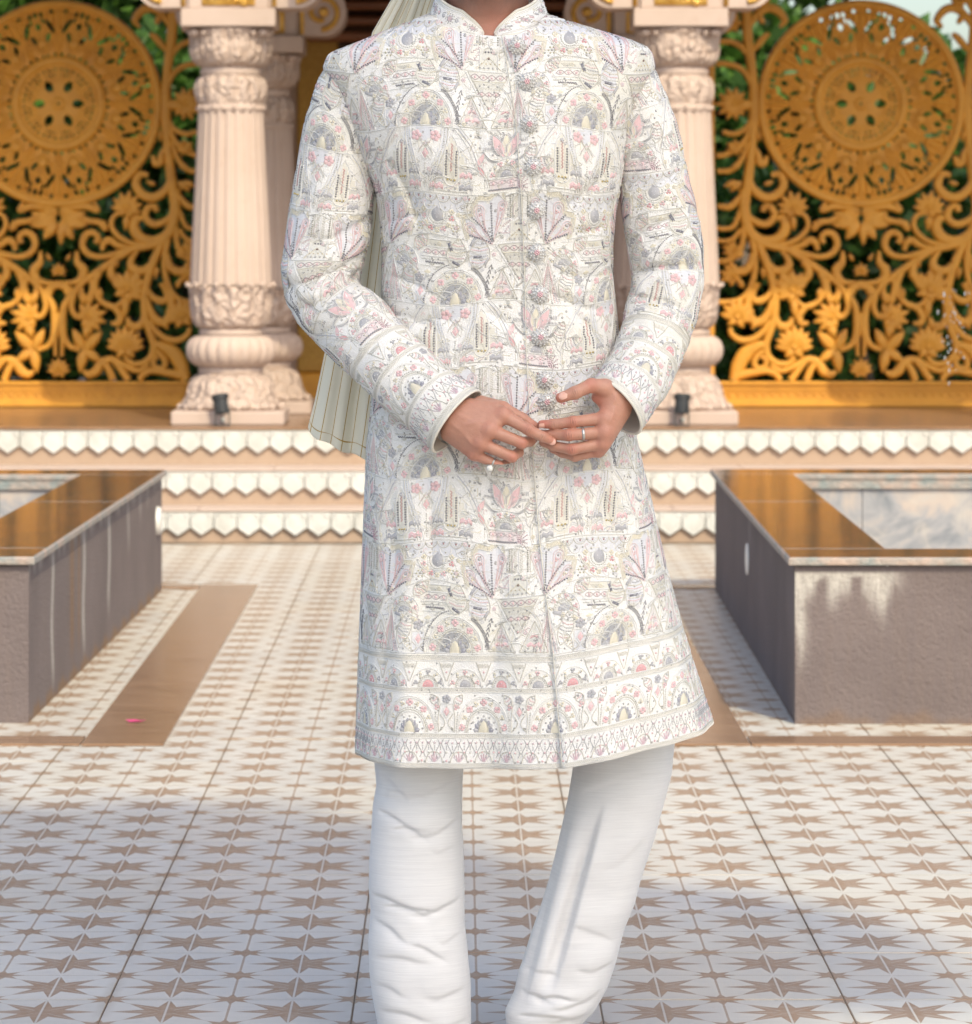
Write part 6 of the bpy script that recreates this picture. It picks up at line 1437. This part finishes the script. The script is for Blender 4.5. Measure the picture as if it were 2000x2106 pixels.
def border(W=300.0):
    """230 px tall: braids, small arches, big arches, lace, braid"""
    p = Pat(); r = np.random.default_rng(4); braid(p, 0, W, 6, 11)
    for k in range(4):
        x = 37.5+75*k; flower_arch(p, x, 64, 33, CR if k % 2 else CG, n=5, fl=((CG if k % 2 else CP), CC_), ry=1.08)
        x2 = 75*k; p.cord([(x2-15, 14), (x2, 54), (x2+15, 14)], 1.8, CT); p.hatch([(x2-10, 21), (x2+10, 21)], 8, CT, 3.2, 1.6); p.bead(x2, 34, 2.4, CP); p.gem(x2-6, 60, 1.6); p.gem(x2+6, 60, 1.6)
    braid(p, 0, W, 70, 9)
    for k in range(2):
        x = 75+150*k; big_arch(p, x, 155, 54, 1.34); x2 = 150*k
        p.petals(x2, 88, 9, 5, CG); p.cord([(x2-12, 97), (x2+12, 97)], 1.5, CW); diamond(p, x2, 113, 6, 10); vase(p, x2, 118, 34)
        for m in (-1, 1): p.leaf(x2+m*17, 100, -90+m*35, 26, 17, None, CT, (CG, CP)); p.petals(x2+m*20, 104, 6, 3, CP); p.cord(catmull([(x2+m*13, 98), (x2+m*17, 125), (x2+m*16, 155)], 4), 1.5, CT); p.beads([(x2+m*23, 112), (x2+m*20, 154)], 4.5, 1.8, CB)
    braid(p, 0, W, 162, 9)
    for k in range(25):
        x = k*12+6; s_ = 1 if k % 2 else -1; y = np.linspace(169, 205, 14); p.cord(np.c_[x+s_*3.6*np.sin((y-169)/36*2*pi), y], 1.5, (0.50, 0.49, 0.50, 0.2), 1.5, 3); p.bead(x+6, 176, 2.4, (0.70, 0.56, 0.58, 0)); p.bead(x+6, 195, 2.2, CP if k % 3 else CB); p.beads([(x+6, 181), (x+6, 191)], 3.2, 1.1, CD)
    for k in range(6):
        x = k*50+25; p.cord(p.arc(x, 217, 17, 0, 180, 14, 24), 1.8, CT); 
        for q in range(-2, 3): p.cord([(x+q*1.2, 214), (x+q*5.5, 198+abs(q)*2.5)], 2.6, (0.68, 0.50, 0.55, 0) if abs(q) < 2 else (0.74, 0.66, 0.69, 0), 1.6, 50)
        p.gem(x-4, 210, 1.6); p.gem(x+6, 206, 1.6); p.bead(x+25, 212, 2.6, CP); p.gem(x+19, 214, 1.4); p.gem(x+31, 214, 1.4)
    braid(p, 0, W, 223, 12)
    for k in range(90): p.gem(r.uniform(0, W), r.uniform(14, 160), r.uniform(0.8, 1.2))
    return p
BLK = block().out(); BRD = border().out()
print('pattern verts', len(BLK[0]), len(BRD[0]))
def emb(surf, jobs, name, parent, lo_w=60, hi_w=1330):
    Vs = []; Ts = []; Cs = []; n = 0
    for (V, T_, C), du, dv, sv, lo, hi, cut in jobs:
        u = V[:, 0]+du; v = V[:, 1]*sv+dv; wob = 6.0*np.sin(u*0.023+v*0.006)*np.clip((v-lo_w)/90, 0, 1)*np.clip((hi_w-v)/90, 0, 1); P, ok = surf.map(u, v+wob, V[:, 2]); ok = ok & (v >= lo) & (v <= hi)
        if cut is not None: ok &= cut(u, v)
        k = ok[T_].all(1); T2 = T_[k]
        if not len(T2): continue
        us = np.unique(T2); mp = np.full(len(V), -1); mp[us] = np.arange(len(us)); Vs.append(P[us]); Cs.append(C[us]); Ts.append(mp[T2]+n); n += len(us)
    V = np.vstack(Vs); T_ = np.vstack(Ts)
    me = mesh_np(name, V, [T_], True, np.vstack(Cs)); o = link(name, me, M_thread, parent); o['kind'] = 'stuff'; print(name, len(T_)); return o
NCUT = lambda u, v: v > NECK(u+1000)+2
jobs = []
for row, (dv, sh_) in enumerate(((38, 60), (396, -213), (754, 60), (1112, -213))):
    hi = 1341 if row == 3 else dv+358
    for k in range(-3, 4): jobs.append((BLK, sh_+BW*k, dv, 1.0, max(18, dv), hi, NCUT))
for k in range(-3, 4): jobs.append((BRD, -80+300*k, 1342, 1.0, 1342, 1572, None)); jobs.append((BLK, -213+BW*(k), -320, 1.0, 16, 38, NCUT))
emb(torso, jobs, 'embroidery', sh)
for (S, ts), off in zip(sleeves, (40, -120)):
    T0 = ts[-1]-231; jobs = []
    for q in range(-1, 4):
        dv = T0-358*(3-q)-0 if False else T0-358*(q+1)
        for k in range(-3, 3): jobs.append((BLK, off+BW*k+(110 if q % 2 else 0), dv, 1.0, max(2, dv), min(dv+358, T0), None))
    for k in range(-3, 3): jobs.append((BRD, -75+300*k, T0, 1.0, T0, ts[-1]-1, None))
    emb(S, jobs, 'embroidery', sh, 20, T0)

# front edge piping of the overlapping panel
m = MB(); pr_ = []
for i in range(2, len(rows), 3):
    j = np.where(np.cos(th) > 0)[0]; xs = PT[i, j, 0]*F/(YC-Dm[i]*0.7)+VX; q = np.interp(PLx[i]+2, xs, j); a = int(q); f = q-a; P = PT[i, a]*(1-f)+PT[i, a+1]*f; pr_.append(P+[0, -0.001, 0])
for a, b in zip(pr_[:-1], pr_[1:]): m.cyl(a, b, 0.0008, 0.0008, 6, False)
plink('front_piping', m.mesh('front_piping', True), M_piping, sh)
# collar
def collar():
    na, nh = 150, 12; ph = np.linspace(radians(7), radians(353), na); V = np.zeros((nh, na, 3)); cx, cy = X0+0.002, YB-0.002
    for j, a in enumerate(ph):
        aa = min(a, 2*pi-a); bot = 76-56*(1-cos(aa))*0.95 if aa < pi/2 else 23-30*(1-cos(aa-pi/2))
        h = 48*sqrt(min(1, max(0.02, (aa-radians(6))/radians(26)))); rb = 1.0
        for i in range(nh):
            t = i/(nh-1); rx = (0.0905-0.012*t)*1.0; ry = 0.072-0.008*t; y = bot - h*t
            V[i, j] = (cx - rx*sin(a)*(1), cy - ry*cos(a) - 0.012*(1-t)*max(0, cos(a)), HC-(y-VY)*PM*0.99)
    return V
VC = collar(); nh, na = VC.shape[:2]
co = link('collar', mesh_np('collar', VC.reshape(-1, 3), [grid_faces(nh, na)]), M_fabric, sh); s_ = co.modifiers.new('s', 'SOLIDIFY'); s_.thickness = 0.0012; s_.offset = 0
m = MB()
edge = [VC[0, j] for j in range(na-1, -1, -1)] + [VC[i, 0] for i in range(nh)] + [VC[-1, j] for j in range(na)] + [VC[i, -1] for i in range(nh-1, -1, -1)]
for a, b in zip(edge[:-1], edge[1:]):
    if np.linalg.norm(a-b) > 1e-4: m.cyl(a, b, 0.0026, 0.0026, 7, False)
link('collar_piping', m.mesh('collar_piping', True), M_piping, sh)
CSurf = Surf(VC[:, ::1], np.arange(nh)*4.5, np.full(nh, 0.0), 0, 700, 3.0)
k0 = CSurf.S[5, 20]; 
if np.dot(CSurf.N[5, 20], k0-np.array([X0, YB, k0[2]])) < 0: CSurf.N *= -1
def collar_pat():
    p = Pat(); 
    for k in range(36):
        x = 24+k*19; y = 25; q = 1 if k % 2 else -1
        if k % 3 == 0:
            p.petals(x, y, 9, 7, (0.55, 0.50, 0.50, 0.3), a0=0.2); p.petals(x, y, 5, 5, CP)
            for a in np.arange(0, 2*pi, 0.6): p.bead(x+11*cos(a), y+11*sin(a), 1.7, CS)
        else:
            t = np.linspace(0, 4.2, 18); p.cord(np.c_[x+q*(8-1.6*t)*np.cos(t+1), y+(9-1.8*t)*np.sin(t+1)], 2.0, (0.45, 0.43, 0.43, 0.4), 2.0, 3); p.petals(x, y, 4.5, 4, CP if k % 2 else CG); p.petals(x+q*9, y-11*q, 4, 3, CC_)
    for yy in (7, 43): p.cord([(14, yy), (700, yy)], 1.5, CT); p.beads([(18, yy+(3 if yy < 20 else -3)), (700, yy+(3 if yy < 20 else -3))], 3.6, 1.2, CB)
    return p.out()
CPt = collar_pat(); emb(CSurf, [(CPt, 0, 0, 1.0, 2, 49, None)], 'collar_embroidery', sh, 1e6)
# buttons
def button_mesh():
    me_parts = []
    m = MB(); m.ball((0, 0, 0), 0.0125, 16, 6, (1, 0.55, 1)); me0 = m
    for n, r, y, rb in ((14, 0.0122, -0.001, 0.0021), (11, 0.0092, -0.0045, 0.0019), (7, 0.0058, -0.0068, 0.0017)):
        for k in range(n): a = 2*pi*k/n + n; m.ball((r*cos(a), y, r*sin(a)), rb, 6, 4)
    p = MB()
    for n, r, y in ((6, 0.0030, -0.0078), (1, 0, -0.0084)):
        for k in range(n): a = 2*pi*k/n; p.ball((r*cos(a), y, r*sin(a)), 0.0017, 6, 4)
    return m.mesh('button', True), p.mesh('stones', True)
M_bt = simple('beaded_silver', (0.80, 0.79, 0.76), (0.50, 0.49, 0.48), 500, 0.28, 0.1, 900, metal=0.25, bd=0.001); M_pk = simple('pink_stones', (0.74, 0.44, 0.48), (0.78, 0.58, 0.60), 900, 0.25, 0.1, 900)
b1, b2 = button_mesh(); b1.materials.append(M_bt); b2.materials.append(M_pk)
BT = [(1066,94),(1081,167),(1091,254),(1098,343),(1104,432),(1106,519),(1110,605),(1114,693),(1120,781),(1124,826)]
for x, y in BT:
    i = int(np.argmin(np.abs(rows-y))); j = np.where(np.cos(th) > 0)[0]; xs = PT[i, j, 0]*F/PT[i, j, 1]+VX; q = int(round(np.interp(x, xs, j))); P = PT[i, q]
    o = link('button', b1, None, sh); o.location = (P[0], P[1]-0.005, HC-(y-VY)*P[1]/F); o.rotation_euler = (rng.uniform(-0.15, 0.15), rng.uniform(0, 6), 0)
    o2 = link('button_stones', b2, None, sh); o2.location = o.location; o2.rotation_euler = o.rotation_euler

# trousers
def trouser(Le, Re, dk, seed, creases, yc, pleat=None):
    yy = np.arange(1480, 2140, 3.0); Le = np.array(Le, float); Re = np.array(Re, float)
    L = smooth1(np.interp(yy, Le[:, 1], Le[:, 0]), 4); R = smooth1(np.interp(yy, Re[:, 1], Re[:, 0]), 4); n = 220; t = np.linspace(0, 2*pi, n, endpoint=False); V = np.zeros((len(yy), n, 3))
    for i, y in enumerate(yy):
        c, a = (L[i]+R[i])/2, (R[i]-L[i])/2; X = c + a*np.sign(np.sin(t))*np.abs(np.sin(t))**0.88; d = dk*a*PM*np.cos(t)
        f = foldset(X, np.full(n, y), creases) + 0.22*crease(X, np.full(n, y), creases) + 0.0026*perlinish(X*0.6, np.full(n, y)*1.3, seed, 12, 0.005)*np.minimum(1, (R[i]-X)/20+0.3)
        if pleat: 
            for (x0, y0, x1, y1, amp, wd) in pleat:
                xl = x0+(x1-x0)*(y-y0)/(y1-y0); e = np.clip((y-y0)/120, 0, 1)*np.clip((y1+60-y)/100, 0, 1); q = (X-xl)/wd; f = f + amp*e*(1/(1+np.exp(-q*2.2)) - 0.5)*np.exp(-(q/6)**2)*2
        d = d + np.where(np.cos(t) > -0.1, f*np.clip(np.cos(t)+0.4, 0, 1), 0); Y = yc - d
        V[i, :, 0] = (X-VX)*yc/F; V[i, :, 1] = Y; V[i, :, 2] = HC-(y-VY)*yc/F
    return mesh_np('trouser_leg', V.reshape(-1, 3), [grid_faces(len(yy), n, True, True)])
S7 = lambda L: [(x/2.345+700, y/2.345+1400) for x, y in L]
LL = S7([(172,150),(165,405),(175,500),(157,600),(150,720),(140,870),(137,1000),(147,1100),(135,1250),(140,1400),(155,1520),(180,1656),(190,1740)]); LR = S7([(600,150),(595,410),(590,500),(588,700),(595,800),(600,1000),(600,1150),(615,1300),(630,1450),(632,1656),(628,1740)])
RL = S7([(1150,150),(1120,440),(1100,560),(1070,700),(1040,830),(1010,950),(970,1080),(920,1220),(880,1350),(860,1400),(840,1500),(795,1590),(800,1656),(810,1740)]); RR = S7([(1630,150),(1612,320),(1600,450),(1560,600),(1520,750),(1480,870),(1450,960),(1420,1080),(1370,1200),(1330,1360),(1290,1480),(1230,1590),(1165,1656),(1120,1740)])
def s7c(L): return [(x0/2.345+700, y0/2.345+1400, x1/2.345+700, y1/2.345+1400, a, w_) for x0, y0, x1, y1, a, w_ in L]
tr = empty('trousers', (0, 0, 0)); tr.parent = man; tr.location = -MOFF
c1 = s7c([(590,455,190,545,.010,12),(200,440,330,560,.009,12),(230,520,420,545,.006,7),(170,600,410,740,.011,10),(590,640,340,735,.010,10),(240,690,440,705,.006,5),(600,760,430,800,.004,8),(140,1010,400,1100,.012,9),(600,1010,330,1105,.011,9),(200,1065,470,1090,.007,5),(150,1120,330,1245,.009,12),(330,1230,520,1330,.007,10),(600,1180,470,1240,.005,9),(150,1310,440,1335,.007,12),(630,1440,400,1500,.007,12),(150,1430,330,1500,.006,12),(180,1560,460,1620,.009,12),(630,1600,450,1640,.006,10)])
c2 = s7c([(870,1470,1020,1530,.011,8),(930,1500,1150,1515,.011,7),(1260,1470,1000,1560,.010,10),(850,1590,1110,1610,.010,9),(1130,540,1590,430,.006,20),(1500,700,1250,900,.005,16),(1340,1330,1130,1370,.007,10),(880,1370,1060,1400,.007,9),(1230,1560,980,1620,.008,9),(1100,1150,1330,1250,.005,14)])
pl = [(p[0]/2.345+700, p[1]/2.345+1400, p[2]/2.345+700, p[3]/2.345+1400, p[4], p[5]) for p in ((1265,560,1060,1330,.010,5.0),(1130,560,920,1400,.008,5.0),(1195,700,980,1400,-.004,8.0))]
link('trouser_leg', trouser(LL, LR, 0.85, 6, c1, 5.745), M_trouser, tr); link('trouser_leg', trouser(RL, RR, 0.80, 8, c2, 5.76, pl), M_trouser, tr)
# shoes
M_shoe = simple('cream_leather', (0.55, 0.48, 0.36), (0.45, 0.38, 0.27), 30, 0.5, 0.2, 200)
for x, y in ((868, 2150), (1125, 2150)):
    S = SDF(b3(x, y)-[0.08, 0.22, 0.012], b3(x, y)+[0.08, 0.10, 0.12], 0.005); b = b3(x, y, 0.115); b[2] = 0.026
    S.cone(b+[0, 0.04, 0], b+[0, -0.06, -0.002], 0.030, 0.034, 0.015); S.cone(b+[0, -0.06, -0.002], b+[0.0, -0.165, -0.010], 0.034, 0.016, 0.015)
    V, Q = S.mesh(); V[:, 2] = np.maximum(V[:, 2], 0.0015); plink('shoe', mesh_np('shoe', V, [Q]), M_shoe)

# shawl hanging behind the arm
def shawl():
    Le = np.array([(815,-30),(806,0),(766,67),(748,150),(730,300),(712,450),(690,600),(668,720),(645,830),(632,880)], float); nv, nu = 150, 110
    Ry = np.array([(905,-30),(900,0),(890,67),(890,150),(900,300),(905,450),(905,600),(905,720),(905,860),(905,990)], float)
    t = np.linspace(0, 1, nv); k = np.linspace(0, 1, len(Le)); Lc = np.stack([np.interp(t, k, Le[:, i]) for i in (0, 1)], 1); Rc = np.stack([np.interp(t, k, Ry[:, i]) for i in (0, 1)], 1)
    V = np.zeros((nv, nu, 3)); C = np.zeros((nv, nu, 4)); C[..., 3] = 1; u = np.linspace(0, 1, nu)
    for i in range(nv):
        x = Lc[i, 0]+(Rc[i, 0]-Lc[i, 0])*u; y = Lc[i, 1]+(Rc[i, 1]-Lc[i, 1])*u**0.62
        rip = 0.45*(0.010*np.sin(u*19+t[i]*2.0)+0.006*np.sin(u*41+1))*(0.5+0.9*t[i]); Y = 5.90 + 0.02*np.sin(t[i]*2) + rip - 0.05*(1-t[i])**3
        y = y + 3.0*np.sin(u*30)*(t[i] > 0.97)
        V[i, :, 0] = (x-VX)*5.9/F; V[i, :, 1] = Y; V[i, :, 2] = HC-(y-VY)*5.9/F; C[i, :, 0] = u*(0.6+0.4*t[i]) + 0.02; C[i, :, 1] = t[i]
    me = mesh_np('shawl', V.reshape(-1, 3), [grid_faces(nv, nu)], True, C.reshape(-1, 4)); return plink('shawl', me, M_shawl)
s_ = shawl(); s_.modifiers.new('s', 'SOLIDIFY').thickness = 0.0012; s_['label'] = 'cream shawl with thin gold stripes hanging behind the arm'
